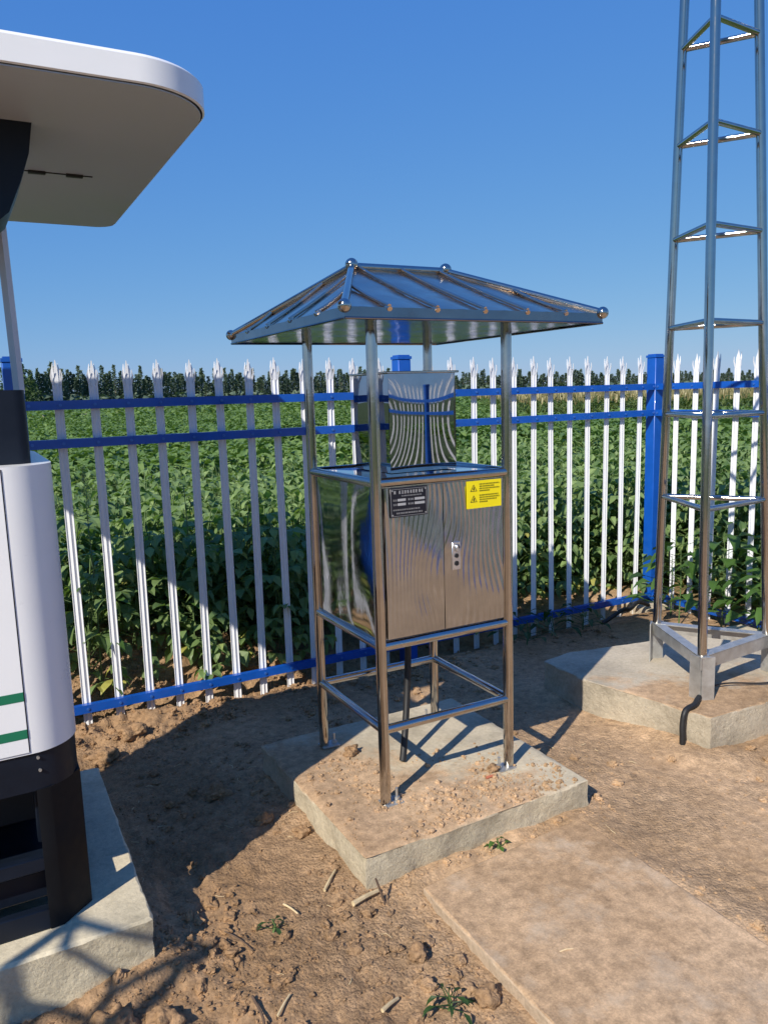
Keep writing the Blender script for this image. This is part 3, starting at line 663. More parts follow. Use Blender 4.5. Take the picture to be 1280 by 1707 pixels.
# unseen slim mast, added and guessed in shape to shadow the kiosk pad
MC = Vector((.24, 2.03, .2)) + Vector((-.857, -.515, 0)) * 2.45
ms = empty('added_shadow_mast', (MC.x, MC.y, .02), 'short three legged steel mast added out of view to cast a shadow on the kiosk pad', 'mast')
mp_ = [MC + Vector((math.cos(a), math.sin(a), 0)) * .15 for a in (math.radians(q) for q in (100, 220, 340))]
for q in mp_: MB().tube([(q.x, q.y, 0), (q.x, q.y, 2.05)], .019, 14).build('leg', M['tube'], ms)
for z in (.35, .75, 1.15, 1.5, 1.78, 2.04):
    for i in range(3): MB().tube([(mp_[i].x, mp_[i].y, z), (mp_[(i + 1) % 3].x, mp_[(i + 1) % 3].y, z)], .014, 10).build('crossbar', M['tube'], ms)

# ------------------------------------------------------------------ white kiosk
def rrect(x0, y0, x1, y1, r, seg=12):
    """r = radii for corners (x0y0, x1y0, x1y1, x0y1)"""
    out = []
    for (cx_, cy_, a0), rr in zip(((x0, y0, 180), (x1, y0, 270), (x1, y1, 0), (x0, y1, 90)), r):
        sx = 1 if cx_ == x0 else -1; sy = 1 if cy_ == y0 else -1; ox, oy = cx_ + sx * rr, cy_ + sy * rr
        for k in range(seg + 1):
            a = math.radians(a0 + 90 * k / seg); out.append((ox + rr * math.cos(a), oy + rr * math.sin(a)))
    return out
kx0, kx1, ky0, ky1 = -.55, .192, 2.115, 2.88
ki = empty('kiosk', ((kx0 + kx1) / 2, (ky0 + ky1) / 2, .2), 'white rounded equipment kiosk with green stripes, dark base and broad canopy', 'kiosk')
MB().prism(rrect(kx0, ky0, kx1, ky1, (.12,) * 4), .705, 1.448, True).build('body', M['kiosk_white'], ki)
# door sheet on the front, with a shadow gap at its edges
dr = MB().box((-.42, ky0 - .0035, .712), (.0655, ky0 + .01, 1.443)).build('door', M['kiosk_white'], ki)
MB().box((.0657, ky0 - .0012, .712), (.0683, ky0 + .003, 1.443)).build('door_gap', M['black'], ki)
for z in (.862, .762): MB().box((-.42, ky0 - .0042, z - .011), (.0655, ky0 - .0034, z + .013)).build('stripe', M['green'], dr)
MB().prism(rrect(kx0 + .006, ky0 + .006, kx1 - .004, ky1 - .006, (.115,) * 4), .600, .703, True).build('skirt', M['dark'], ki)
# open base: rounded corner columns, rails, tray
def column(cx_, cy_, sx, sy):
    o_ = [(-.115, 0), (-.080, .002), (0, .072), (.0, .125)]; q_ = [(-.012, .125), (-.012, .077), (-.084, .013), (-.115, .012)]
    return MB().prism([(cx_ + sx * a, cy_ - sy * b) for a, b in o_ + q_], .203, .602)
for (x, y, sx, sy) in ((kx0 + .004, ky0 + .004, -1, -1), (kx1 - .003, ky0 + .004, 1, -1), (kx1 - .003, ky1 - .004, 1, 1), (kx0 + .004, ky1 - .004, -1, 1)):
    column(x, y, sx, sy).build('column', M['column'], ki)
for y in (ky0 + .006, ky1 - .036):
    MB().box((kx0 + .10, y, .203), (kx1 - .10, y + .028, .262), .003).build('base_rail', M['dark'], ki)
    MB().box((kx0 + .10, y, .372), (kx1 - .10, y + .024, .412), .003).build('middle_rail', M['dark'], ki)
for x in (kx0 + .006, kx1 - .036): MB().box((x, ky0 + .10, .203), (x + .028, ky1 - .10, .262), .003).build('base_rail', M['dark'], ki)
MB().box((kx0 + .08, ky0 + .06, .265), (kx1 - .075, ky1 - .06, .345), .004).build('battery_tray', M['dark'], ki)
MB().box((kx1 - .125, ky0 + .05, .43), (kx1 - .075, ky0 + .09, .6), .003).build('bracket', M['dark'], ki)
MB().box((kx0 + .08, ky0 + .25, .40), (kx1 - .10, ky1 - .05, .6), .004).build('inner_box', M['black'], ki)
for x, z in ((.085, .69), (.087, .655), (-.43, .69)): MB().tube([(x, ky0 + .007, z), (x, ky0 + .001, z)], .004, 8).build('screw', M['galv'], ki)
MB().prism(rrect(kx0 + .06, 2.20, .144, 2.66, (.03, .03, .03, .03), 6), 1.448, 1.636, True).build('neck', M['dark'], ki)
for x in (.100, -.50): MB().tube([(x + .055, 2.60, 1.63), (x + .045, 2.60, 2.319)], .0155, 4, smooth=False).build('canopy_post', M['post_grey'], ki)
cx0, cx1, cy0, cy1 = -.965, .628, 1.94, 3.53
cn = MB(); O = rrect(cx0, cy0, cx1, cy1, (.20, .20, .07, .07), 16)
def inset(P, d): 
    c = np.mean(P, 0); return [(c[0] + (x - c[0]) * (1 - d / .75), c[1] + (y - c[1]) * (1 - d / .75)) for x, y in P]
layers = [(inset(O, .004), 2.320), (O, 2.323), (O, 2.378), (inset(O, .006), 2.386)]
n_ = len(O); V = [(x, y, z) for P, z in layers for x, y in P]
cn.add(V, [(r * n_ + i, r * n_ + (i + 1) % n_, (r + 1) * n_ + (i + 1) % n_, (r + 1) * n_ + i) for r in range(3) for i in range(n_)], True)
cn.add(V[-n_:], [tuple(range(n_))]); cn.build('canopy', M['kiosk_white'], ki)
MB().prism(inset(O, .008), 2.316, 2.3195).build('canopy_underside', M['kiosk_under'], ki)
MB().box((-.2, 2.755, 2.3135), (.44, 2.761, 2.3162)).build('seam_strip', M['black'], ki)
for x in (.25, .36): MB().box((x, 2.748, 2.308), (x + .05, 2.764, 2.3162)).build('clip', M['black'], ki)
# dark bracket under the canopy
bk = [(-.5, 2.316), (.228, 2.316), (.215, 2.24), (.19, 2.17), (.155, 2.09), (.12, 2.06), (-.5, 2.06)]
b_ = MB(); v = [(x, y, z) for y in (2.30, 2.52) for x, z in bk]; k = len(bk)
b_.add(v, [tuple(range(k)), tuple(range(k, 2 * k))[::-1]] + [(i, i + k, (i + 1) % k + k, (i + 1) % k) for i in range(k)]); b_.build('canopy_bracket', M['dark'], ki)

# ------------------------------------------------------------------ clods and loose bits
def ico(sub):
    t = (1 + 5 ** .5) / 2; V = [(-1, t, 0), (1, t, 0), (-1, -t, 0), (1, -t, 0), (0, -1, t), (0, 1, t), (0, -1, -t), (0, 1, -t), (t, 0, -1), (t, 0, 1), (-t, 0, -1), (-t, 0, 1)]
    F = [(0, 11, 5), (0, 5, 1), (0, 1, 7), (0, 7, 10), (0, 10, 11), (1, 5, 9), (5, 11, 4), (11, 10, 2), (10, 7, 6), (7, 1, 8), (3, 9, 4), (3, 4, 2), (3, 2, 6), (3, 6, 8), (3, 8, 9), (4, 9, 5), (2, 4, 11), (6, 2, 10), (8, 6, 7), (9, 8, 1)]
    V = [Vector(v).normalized() for v in V]
    for _ in range(sub):
        c = {}; F2 = []
        def mid(a, b):
            k = (min(a, b), max(a, b))
            if k not in c: c[k] = len(V); V.append(((V[a] + V[b]) / 2).normalized())
            return c[k]
        for a, b, d in F: x, y, z = mid(a, b), mid(b, d), mid(d, a); F2 += [(a, x, z), (b, y, x), (d, z, y), (x, y, z)]
        F = F2
    return np.array([tuple(v) for v in V]), np.array(F)
def clod_shape(sub, seed, amp=.3):
    V, F = ico(sub); out = []
    for v in V:
        q = Vector(v) * 1.3 + Vector((seed * 7.1, seed * 3.3, 0)); k = 1 + amp * mn.noise(q) * 1.6 + amp * .6 * mn.noise(q * 2.7); out.append(np.array(v) * k)
    return np.array(out), F
def scatter(name, pts, sizes, sub, m, label, cat, shapes=6):
    Vs = []; Fs = []; b = 0; lib = [clod_shape(sub, s + 1, .38) for s in range(shapes)]
    for i, ((x, y, z), s) in enumerate(zip(pts, sizes)):
        V, F = lib[i % shapes]; a = rng.uniform(0, 2 * PI); t = rng.uniform(-.5, .5)
        c, sn = math.cos(a), math.sin(a); Rz = np.array([[c, -sn, 0], [sn, c, 0], [0, 0, 1]]); c, sn = math.cos(t), math.sin(t); Rx = np.array([[1, 0, 0], [0, c, -sn], [0, sn, c]])
        q = (V * np.array([1, rng.uniform(.65, 1), rng.uniform(.45, .85)])) @ (Rz @ Rx).T * s + np.array([x, y, z + s * .25]); Vs.append(q); Fs.append(F + b); b += len(V)
    o = np_mesh(name, np.concatenate(Vs), np.concatenate(Fs), m, False); return tag(o, label, cat, kind='stuff')
def in_pad(x, y):
    return (.97 < x < 1.93 and 2.04 < y < 3.01) or (1.1 < x < 1.83 and y < 1.99) or (x < .34 and 2.02 < y < 3.06) or (2.5 < x < 3.9 and 2.09 < y < 3.09)
pts = []; sz = []
def dens(x, y):
    d = .0
    if x < 1.12 and y < 2.1: d = .55 + .45 * (x > .75)
    elif x < 1.05 and y < 3.0: d = .45
    elif y > 3.55: d = .75 if x < 2.2 else .35
    elif x < 2.3 and y > 3.0: d = .25
    else: d = .07
    e = max(abs(x - 1.45) - .47, abs(y - 2.53) - .49)
    if 0 < e < .10: d = max(d, .9)
    if 0 < x - 1.815 < .06 or 0 < 1.12 - x < .22 and y < 2: d = max(d, .8)
    return d
while len(pts) < 18000:
    x, y = rng.uniform(-.6, 3.6), rng.uniform(1.1, 4.8)
    if in_pad(x, y): continue
    cl = float(vn(x, y, 4.5, 2)) ** 1.5 * 2.2
    if rng.random() > dens(x, y) * cl: continue
    s = min(.0024 * rng.pareto(2.0) + .0026, .020) * (1.15 if y > 3.5 else 1)
    pts.append((x, y, gh(x, y))); sz.append(s)
big = [i for i in range(len(pts)) if sz[i] > .011]; sml = [i for i in range(len(pts)) if sz[i] <= .011]
scatter('soil_crumbs', [pts[i] for i in sml], [sz[i] for i in sml], 0, M['clod'], 'small crumbs of dry brown soil strewn over the ground', 'soil crumbs')
scatter('soil_clods', [pts[i] for i in big], [sz[i] for i in big], 2, M['clod'], 'lumpy clods of dry soil strewn over the ground', 'soil clods')
# soil on the pads: brown crumbs at the front corner
pts = []; sz = []
while len(pts) < 1500:
    x, y = rng.uniform(1.0, 1.9), rng.uniform(2.06, 2.97)
    k = sstep(2.95, 2.25, y + .45 * (x - 1)) * float(vn(x, y, 7, 5)) ** 2 * 3
    if rng.random() < k: pts.append((x, y, .15 + float(dirt(np.array([x]), np.array([y]))[0]))); sz.append(min(.002 * rng.pareto(2) + .002, .011))
scatter('pad_crumbs', pts, sz, 1, M['clod'], 'crumbs of soil lying on the pad under the steel cabinet', 'soil crumbs', 4)
# single clods big enough to pick out
for (x, y, s, lab) in ((.835, 2.62, .036, 'rounded brown clod lying in shade left of the steel cabinet pad'), (1.66, 2.30, .024, 'brown clod lying on the cabinet pad beside its right leg'), (1.26, 2.72, .030, 'flat clod of soil on the cabinet pad near its left leg'),
                       (.56, 3.60, .055, 'large earth lump at the foot of the fence beside the kiosk'), (.40, 3.45, .05, 'pale earth block close behind the kiosk below the fence'), (.93, 2.45, .028, 'clod resting against the left face of the cabinet pad'),
                       (.30, 1.83, .045, 'reddish clod at the foot of the kiosk pad corner'), (.18, 1.88, .050, 'big grey clod leaning on the front of the kiosk pad'), (1.0, 4.12, .07, 'large clod on the earth bank just behind the pickets'), (1.35, 4.15, .05, 'grey clod lying behind the lower blue rail in shade'),
                       (1.06, 1.50, .035, 'broken clod beside the left edge of the concrete path'), (.98, 1.72, .03, 'angular clod between path edge and cabinet pad'), (.75, 2.9, .045, 'flat clod in deep shade between kiosk and cabinet')):
    V, F = clod_shape(3, x * 10, .42); V = V * np.array([1, .85, .7]) * s; z = .155 if (.98 < x < 1.9 and 2.05 < y < 3) else gh(x, y)
    tag(np_mesh('soil_clod', V, F, M['clod'], True, (x, y, z + s * .32)), lab, 'clod')
def stick(name, p, q, r, m, lab, cat, bend=.0):
    z0 = lambda a: (a[2] if len(a) > 2 else gh(a[0], a[1]) + r + .006); a, b = Vector((p[0], p[1], z0(p))), Vector((q[0], q[1], z0(q))); c = (a + b) / 2 + Vector((bend, -bend, .003))
    tag(MB().tube(smooth_path([a, c, b], 4), [r * (1 - .25 * i / 8) for i in range(9)], 7, smooth=False).build(name, m, origin=a), lab, cat)
stick('straw_stalk', (.905, 1.985), (1.01, 2.015), .0085, M['straw'], 'thick pale straw stalk at the front corner of the cabinet pad', 'straw')
stick('straw_stalk', (.80, 1.60), (.86, 1.625), .006, M['straw'], 'short pale cornstalk piece lying on bare soil near the path', 'straw')
stick('straw_stalk', (.86, 2.10), (.93, 2.17), .005, M['straw'], 'dry stalk piece left of the front corner of the pad', 'straw')
stick('straw_stalk', (.56, 1.72), (.61, 1.76), .0035, M['straw'], 'thin pale straw on the soil in front of the kiosk pad', 'straw')
stick('straw_stalk', (.73, 2.12), (.75, 2.05), .0035, M['straw'], 'slender straw lying midway between kiosk and cabinet', 'straw')
stick('straw_stalk', (1.30, 1.50, .068), (1.34, 1.49, .068), .002, M['straw'], 'tiny straw fleck lying on the dusty concrete path', 'straw')
lt = MB(); rl = random.Random(11)
for i in range(150):
    x, y = (rl.uniform(-.4, 1.1), rl.uniform(1.15, 3.3)) if i < 95 else (rl.uniform(1.1, 3.2), rl.uniform(1.2, 3.7))
    if in_pad(x, y) and not (1.1 < x < 1.8 and y < 1.95): continue
    z = (.058 if 1.1 < x < 1.83 and y < 1.99 else gh(x, y)) + .004; a = rl.uniform(0, 6.28); L = rl.uniform(.006, .022); r__ = rl.uniform(.0006, .0016)
    lt.tube([(x, y, z), (x + math.cos(a) * L, y + math.sin(a) * L, z + rl.uniform(-.001, .004)), (x + math.cos(a + .3) * 2 * L, y + math.sin(a + .3) * 2 * L, z)], r__, 5, smooth=False)
tag(lt.build('straw_litter', M['straw'], fix=False), 'tiny bits of pale straw strewn over soil and path', 'straw litter', kind='stuff')
stick('twig', (.52, 2.10), (.58, 1.97), .0025, M['twig'], 'dark curved twig on the sunlit soil left of centre', 'twig', .01)
stick('twig', (.52, 1.80), (.50, 1.66), .004, M['twig'], 'dark bent twig near the bottom of the bare soil', 'twig', .012)
stick('stake', (1.005, 1.965, .03), (.985, 1.985, .115), .0045, M['twig'], 'dark little stake standing at the pad corner', 'stake')
stick('brick_chip', (1.60, 2.26, .158), (1.64, 2.255, .158), .006, mat('red_chip', (.42, .13, .07), .8), 'red brick chip lying on the pad between the right legs', 'chip')

# ------------------------------------------------------------------ vegetation
def leaf(c, d, up_, L, W, fold=.25, droop=.25):
    """folded leaf blade with a drooping tip: 7 verts, 6 tris"""
    d = Vector(d).normalized(); s = d.cross(Vector(up_)); s = s.normalized() if s.length > 1e-3 else Vector((1, 0, 0)); n_ = s.cross(d).normalized()
    c = Vector(c); m1 = c + d * L * .42; m2 = c + d * L * .75 - n_ * L * droop * .35; tip = c + d * L - n_ * L * droop
    v = [c, m1 + s * W * .5 + n_ * W * fold, m1, m1 - s * W * .5 + n_ * W * fold, m2 + s * W * .33 + n_ * W * fold * .6, m2, m2 - s * W * .33 + n_ * W * fold * .6, tip]
    return v, [(0, 1, 2), (0, 2, 3), (1, 4, 5), (1, 5, 2), (3, 2, 5), (3, 5, 6), (4, 7, 5), (6, 5, 7)]
def soy(seed, H=.9, nl=26, trif=3, L=.088, spread=.32):
    r = random.Random(seed); mb_ = MB(); st = MB()
    for s in range(2):
        bx, by = r.uniform(-.05, .05), r.uniform(-.05, .05); lean = (r.uniform(-.12, .12), r.uniform(-.12, .12)); h = H * r.uniform(.85, 1.05)
        st.tube([(bx, by, 0), (bx + lean[0] * .5, by + lean[1] * .5, h * .5), (bx + lean[0], by + lean[1], h * .95)], .004, 5)
        for k in range(nl):
            t = (k + r.random()) / nl; t = .06 + .94 * t; a = r.uniform(0, 2 * PI); R = spread * (1.15 - .75 * t) * r.uniform(.5, 1.1)
            b = Vector((bx + lean[0] * t, by + lean[1] * t, h * t * .88)); e = b + Vector((math.cos(a) * R, math.sin(a) * R, r.uniform(.03, .14)))
            st.tube([b, b.lerp(e, .6) + Vector((0, 0, .02)), e], .0018, 3, cap=False)
            LL = L * r.uniform(.75, 1.2)
            for q in range(trif):
                aa = a + (q - (trif - 1) / 2) * 1.25 + r.uniform(-.2, .2); dz = r.uniform(-.75, .15)
                v, f = leaf(e, (math.cos(aa), math.sin(aa), dz), (r.uniform(-.35, .35), r.uniform(-.35, .35), 1), LL, LL * r.uniform(.55, .72), r.uniform(.05, .3), r.uniform(.1, .45)); mb_.add(v, f)
    return mb_, st
HID = bpy.data.collections.new('crop_variants')
def variant(name, parts):
    """one mesh from several (MB, material), kept out of the scene, used only by the crop's nodes"""
    me = bpy.data.meshes.new(name); V = []; F = []; mi = []; sm = []
    for k, (mb_, m) in enumerate(parts):
        b = len(V); V += mb_.v; F += [tuple(i + b for i in f) for f in mb_.f]; mi += [k] * len(mb_.f); me.materials.append(m); sm += mb_.sm
    me.from_pydata(V, [], F); me.polygons.foreach_set('material_index', mi); me.polygons.foreach_set('use_smooth', sm)
    o = bpy.data.objects.new(name, me); return o
def instancer(name, pts, variants, smin, smax, label, cat):
    c = bpy.data.collections.new(name + '_variants')
    for v in variants: c.objects.link(v)
    me = bpy.data.meshes.new(name); me.from_pydata([tuple(p) for p in pts], [], []); o = bpy.data.objects.new(name, me); COL.objects.link(o)
    ng = bpy.data.node_groups.new(name, 'GeometryNodeTree'); ng.interface.new_socket('Geometry', in_out='INPUT', socket_type='NodeSocketGeometry'); ng.interface.new_socket('Geometry', in_out='OUTPUT', socket_type='NodeSocketGeometry')
    N = ng.nodes; Lk = ng.links; gi = N.new('NodeGroupInput'); go = N.new('NodeGroupOutput'); ci = N.new('GeometryNodeCollectionInfo'); ci.inputs[0].default_value = c
    ci.inputs['Separate Children'].default_value = True; ci.inputs['Reset Children'].default_value = True
    ip = N.new('GeometryNodeInstanceOnPoints'); ip.inputs['Pick Instance'].default_value = True
    rv = N.new('FunctionNodeRandomValue'); rv.data_type = 'FLOAT_VECTOR'; rv.inputs[0].default_value = (-.08, -.08, 0); rv.inputs[1].default_value = (.08, .08, 6.283)
    rs = N.new('FunctionNodeRandomValue'); rs.data_type = 'FLOAT'; rs.inputs[2].default_value = smin; rs.inputs[3].default_value = smax; rs.inputs['Seed'].default_value = 5
    Lk.new(gi.outputs[0], ip.inputs['Points']); Lk.new(ci.outputs[0], ip.inputs['Instance']); Lk.new(rv.outputs[0], ip.inputs['Rotation']); Lk.new(rs.outputs[1], ip.inputs['Scale'])
    Lk.new(ip.outputs[0], go.inputs[0]); md = o.modifiers.new('scatter', 'NODES'); md.node_group = ng
    return tag(o, label, cat, kind='stuff')
near_v = [variant('crop_plant', (lambda a: [(a[0], M['leaf']), (a[1], M['stem'])])(soy(s, rnd.uniform(.84, .96)))) for s in range(6)]
def outside(x, y, m=.42): return not (-7 < x < 4.3 + m and y < 3.97 + m)
P1 = []
for x in np.arange(-2.6, 9.0, .22):
    for y in np.arange(4.36, 9.2, .22):
        if y > 4.45 or rng.random() < .75: P1.append((x + rng.uniform(-.11, .11), y + rng.uniform(-.11, .11), .02))
for x in np.arange(4.75, 8.2, .25):
    for y in np.arange(-2.0, 4.42, .25): P1.append((x + rng.uniform(-.11, .11), y + rng.uniform(-.11, .11), .02))
instancer('soybean_crop', P1, near_v, .9, 1.08, 'dense leafy green crop standing close behind the fence', 'crop')
def patch(seed, n_l, size, H, L, hv=.12):
    r = random.Random(seed); mb_ = MB()
    for k in range(n_l):
        x, y = r.uniform(-size, size), r.uniform(-size, size); z = H - abs(r.gauss(0, hv)); a = r.uniform(0, 2 * PI)
        LL = L * r.uniform(.7, 1.3); v, f = leaf((x, y, z), (math.cos(a), math.sin(a), r.uniform(-.5, .35)), (r.uniform(-.4, .4), r.uniform(-.4, .4), 1), LL, LL * .65, .2, .3); mb_.add(v, f)
    return mb_
mid_v = [variant('crop_patch', [(patch(s, 230, .62, .93, .13), M['leaf_far'])]) for s in range(5)]
far_v = [variant('crop_field_patch', [(patch(40 + s, 230, 2.3, .95, .34, .09), M['leaf_far'])]) for s in range(4)]
def frustum(x, y, m=0.06):
    d = x * F_.x + y * F_.y; 
    return d > 0 and abs((x * R_.x + y * R_.y) / d) < .5 + m
corn_at = lambda x, y: x > .66 * y + 2.0 and (x * F_.x + y * F_.y) > 21
P2 = [(x + rng.uniform(-.3, .3), y + rng.uniform(-.3, .3), 0) for x in np.arange(-6, 34, .85) for y in np.arange(9.2, 34, .85) if frustum(x, y, .12) and not corn_at(x, y)]
P2 += [(x + rng.uniform(-.3, .3), y + rng.uniform(-.3, .3), 0) for x in np.arange(8.2, 22, 1.0) for y in np.arange(-9, 9.2, 1.0)]
P2 += [(x + rng.uniform(-.3, .3), y + rng.uniform(-.3, .3), 0) for x in np.arange(-11, -2.6, 1.0) for y in np.arange(4.6, 12, 1.0)]
instancer('crop_middle_field', P2, mid_v, .95, 1.08, 'green crop filling the middle of the field', 'crop')
P3 = [(x + rng.uniform(-.8, .8), y + rng.uniform(-.8, .8), 0) for x in np.arange(-20, 190, 3.2) for y in np.arange(30, 200, 3.2) if frustum(x, y, .1) and (x * F_.x + y * F_.y) > 33 and not corn_at(x, y) and (y < 108 + .3 * x)]
instancer('crop_far_field', P3, far_v, .95, 1.1, 'pale green crop running out to the distant trees', 'crop')
# corn block at the right, tasselled
def corn_patch(seed, n_p, size):
    r = random.Random(seed); a_, b_2 = MB(), MB()
    for k in range(n_p):
        x, y = r.uniform(-size, size), r.uniform(-size, size); h = r.uniform(1.18, 1.36)
        for q in range(9):
            a = r.uniform(0, 2 * PI); z = h * r.uniform(.35, .92); v, f = leaf((x, y, z), (math.cos(a), math.sin(a), r.uniform(.1, .9)), (0, 0, 1), r.uniform(.3, .5), .06, .2, .7); a_.add(v, f)
        for q in range(4):
            a = r.uniform(0, 2 * PI); t = Vector((math.cos(a) * .35, math.sin(a) * .35, 1)).normalized(); p = Vector((x, y, h - .05)); s = Vector((-t.y, t.x, 0)).normalized() * .02
            b_2.add([p - s, p + s, p + t * .2 + s * .6, p + t * .2 - s * .6], [(0, 1, 2, 3)])
    return a_, b_2
corn_v = [variant('corn_clump', (lambda a: [(a[0], M['corn']), (a[1], M['tassel'])])(corn_patch(s, 14, .8))) for s in range(4)]
P4 = [(x + rng.uniform(-.4, .4), y + rng.uniform(-.4, .4), 0) for x in np.arange(14, 90, 1.5) for y in np.arange(10, 75, 1.5) if corn_at(x, y) and frustum(x, y, .1) and (x * F_.x + y * F_.y) < 75]
instancer('corn_field', P4, corn_v, .94, 1.04, 'strip of corn with tan tassels beyond the crop at the right', 'corn')
tr = MB(); tr.box((-12, 44, .02), (26, 47.5, .97)); t_o = tr.build('field_track', M['track']); tag(t_o, kind='structure')

# poplars, each its own tree; a distant row that runs away to the right
def crown_mesh(seed, h, wd, m, n_l=170, low=.12, tall=True, ls=.42):
    r = random.Random(seed); mb_ = MB()
    for k in range(n_l):
        t = r.random() ** .9; z = h * (low + (1 - low) * t); prof = (min(1, t * 5 + .35) * (1 - t) ** .55 * 1.25) if tall else math.sqrt(max(.02, 1 - (2 * t - 1) ** 2))
        R = wd * prof * math.sqrt(r.random()) * r.uniform(.75, 1.15); a = r.uniform(0, 2 * PI); c = Vector((R * math.cos(a), R * math.sin(a), z))
        L = ls * r.uniform(.6, 1.2); d = Vector((math.cos(a) * .5 + r.uniform(-.5, .5), math.sin(a) * .5 + r.uniform(-.5, .5), r.uniform(.2, 1.2) if tall else r.uniform(-.5, .8)))
        v, f = leaf(c, d, (r.uniform(-1, 1), r.uniform(-1, 1), .6), L, L * .6, .3, .3); mb_.add(v, f)
    o = mb_.build('crown', m, fix=False); me = o.data; bpy.data.objects.remove(o); return me
def trunk_mesh(h, r_):
    o = MB().tube([(0, 0, 0), (.02, .01, h * .4), (0, 0, h * .85)], [r_, r_ * .75, r_ * .2], 7).build('trunk', M['bark']); me = o.data; bpy.data.objects.remove(o); return me
PC = [crown_mesh(100 + s, 6.0, .36, M['poplar'], 420, low=.03, ls=.32) for s in range(7)]; PT = trunk_mesh(5.6, .12)
TCm = [crown_mesh(200 + s, 6.0, 2.0, M['tree'], 420, .08, False, .5) for s in range(3)]
def ray_ground(px_):       # bearing of a picture column at the horizon, as a direction on the ground
    u = (px_ - 640) / 1300; return Vector((F_.x + R_.x * u, F_.y + R_.y * u, 0))
def tree(name, cm_, tm, x, y, s, sz_, lab, cat, grp):
    o = empty(name, (x, y, 0), lab, cat, grp); r = rnd.uniform(0, 6.28)
    shared('trunk', tm, o, (0, 0, 0), r, (s, s, sz_)); shared('crown', cm_, o, (0, 0, 0), r, (s, s, sz_))
k = 0; A0 = ray_ground(45); A1 = ray_ground(1300); E0 = A0.normalized() * 112; E1 = A1.normalized() * 330
def row_at(px_, k=1.0):
    t = (px_ - 45) / 1255; d = 1 / ((1 - t) / 112 + t / 330) * k; return ray_ground(px_).normalized() * d
for i in range(298):
    px_ = 45 + 1255 * (i + rnd.uniform(-.3, .3)) / 297; k_ = rnd.choice((1, 1.05, 1.12)); q = row_at(px_, k_); t = (px_ - 45) / 1255
    s = rnd.uniform(.8, 1.15) * (1 + .9 * t) * k_; h = rnd.uniform(.84, 1.1) * (1.0 - .12 * t) * (1 + .35 * (k_ - 1))
    tree('poplar_tree', PC[i % 7], PT, q.x, q.y, s, h * rnd.uniform(.82, 1.16), 'slim grey green poplar in the long row along the far edge of the field', 'poplar', 'poplars in the distant row')
for (u, d, s, h, lab) in ((48, 92, 1.0, .95, 'broad bushy tree at the left end of the poplar row beside the kiosk'), (66, 100, .8, .72, 'lower rounded tree next to the left end of the poplar row'), (20, 88, 1.0, .85, 'rounded tree half hidden behind the kiosk canopy post')):
    q = ray_ground(u).normalized() * d; o = empty('broadleaf_tree', (q.x, q.y, 0), lab, 'tree'); shared('trunk', PT, o, (0, 0, 0), 0, (1.4, 1.4, .6)); shared('crown', TCm[int(u) % 3], o, (0, 0, 0), u, (s, s, h))
# low scrub under the poplars hides the ground line
hs = MB(); r_ = random.Random(5)
for i in range(5200):
    t = r_.random(); q = row_at(20 + 1290 * t, r_.uniform(.98, 1.12)); L = r_.uniform(.5, 1.1) * (1 + t)
    a = r_.uniform(0, 6.28); v, f = leaf((q.x, q.y, r_.uniform(.4, 2.3)), (math.cos(a), math.sin(a), r_.uniform(-.2, 1)), (r_.uniform(-1, 1), r_.uniform(-1, 1), .8), L, L * .7, .2, .3); hs.add(v, f)
tag(hs.build('undergrowth', M['poplar'], fix=False), 'dark undergrowth along the foot of the distant poplars', 'undergrowth', kind='stuff')

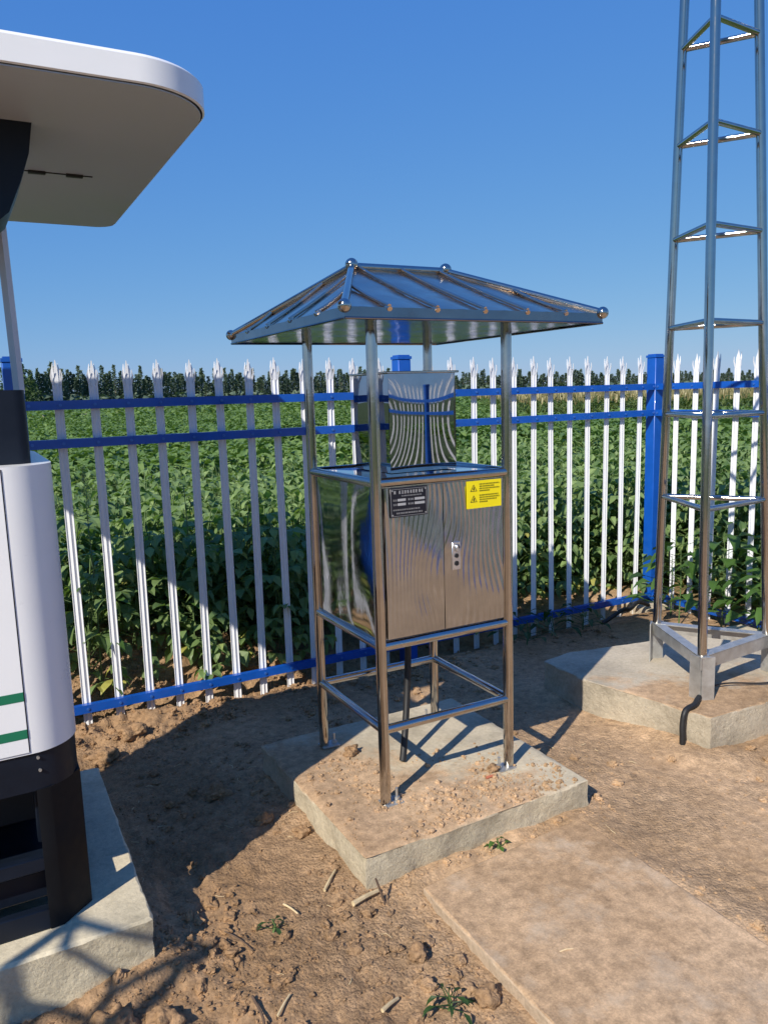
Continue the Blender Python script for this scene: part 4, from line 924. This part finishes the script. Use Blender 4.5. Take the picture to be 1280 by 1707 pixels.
# individual weeds with leaves of their own
def weed(x, y, h, n_l, L, m, lab, cat='weed', wr=.5, spread=.14, plume=False, lean=(0, 0)):
    r = random.Random(int(x * 991 + y * 77)); z = gh(x, y); root = empty('weed', (x, y, z), lab, cat)
    top = Vector((x + lean[0], y + lean[1], z + h)); b0 = Vector((x, y, z - .01)); MB().tube([b0, b0.lerp(top, .5) + Vector((.01, 0, 0)), top], [.005, .004, .002], 6).build('stem', M['stem'], root)
    for k in range(n_l):
        t = .15 + .85 * (k + .5) / n_l; a = k * 2.4 + r.uniform(-.4, .4); b = b0.lerp(top, t); e = b + Vector((math.cos(a), math.sin(a), .35)) * spread * (1.2 - .8 * t) * r.uniform(.6, 1.1)
        mb_ = MB().tube([b, e], .0016, 4, cap=False); LL = L * r.uniform(.7, 1.2)
        v, f = leaf(e, (math.cos(a), math.sin(a), r.uniform(-.5, .3)), (r.uniform(-.3, .3), r.uniform(-.3, .3), 1), LL, LL * wr, r.uniform(.1, .25), r.uniform(.15, .5)); mb_.add(v, f)
        mb_.build('leaf', m, root, fix=False)
    if plume:
        pm_ = MB()
        for k in range(90):
            t = r.random(); c = top + Vector((r.gauss(0, .013) * (1.2 - t), r.gauss(0, .013) * (1.2 - t), t * .20 - .03)); a = r.uniform(0, 6.28)
            v, f = leaf(c, (math.cos(a) * .6, math.sin(a) * .6, 1), (1, .3, .2), .022, .010, .2, .2); pm_.add(v, f)
        pm_.build('seed_head', M['plume'], root, fix=False)
weed(.50, 4.13, 1.02, 14, .12, M['weed'], 'tall weed with a pale seed head just right of the white kiosk', wr=.38, plume=True)
weed(1.03, 4.28, 1.0, 12, .11, M['weed'], 'tall bright green weed rising behind the third clear picket gap', wr=.5)
for (x, y, h, n_l, L, lab) in ((3.98, 3.45, .56, 28, .13, 'broad leaved dark weed behind the left leg of the tower'), (4.10, 3.22, .66, 30, .14, 'tallest dark weed growing through the fence behind the tower'), (4.13, 2.98, .56, 28, .14, 'bushy weed against the fence just right of the front tower leg'),
                            (4.02, 2.76, .50, 26, .13, 'low weed by the fence at the right edge behind the tower'), (4.14, 3.66, .42, 20, .11, 'small weed beside the concrete footing of the corner post')):
    weed(x, y, h, n_l, L, M['weed_dark'] if h < .5 else M['weed'], lab, wr=.55, spread=.22)
for (x, y, lab) in ((2.95, 3.72, 'low dark weed in shade under the lower rail nearest the cabinet'), (3.2, 3.78, 'spreading weed in shade beneath the rail midway to the corner post'), (3.42, 3.74, 'low leafy weed at the end of the cabinet shadow by the fence')):
    weed(x, y, .16, 16, .08, M['weed_dark'], lab, wr=.5, spread=.17)
weed(1.46, 2.005, .035, 6, .026, M['weed'], 'tiny green sprout at the front edge of the cabinet pad', wr=.7, spread=.03)
weed(.95, 1.52, .05, 12, .038, M['weed_dark'], 'small grey green weed among clods near the path edge', wr=.35, spread=.05)
weed(.66, 2.03, .04, 6, .03, M['weed_dark'], 'withered little plant on the sunlit soil left of centre', wr=.4, spread=.03)
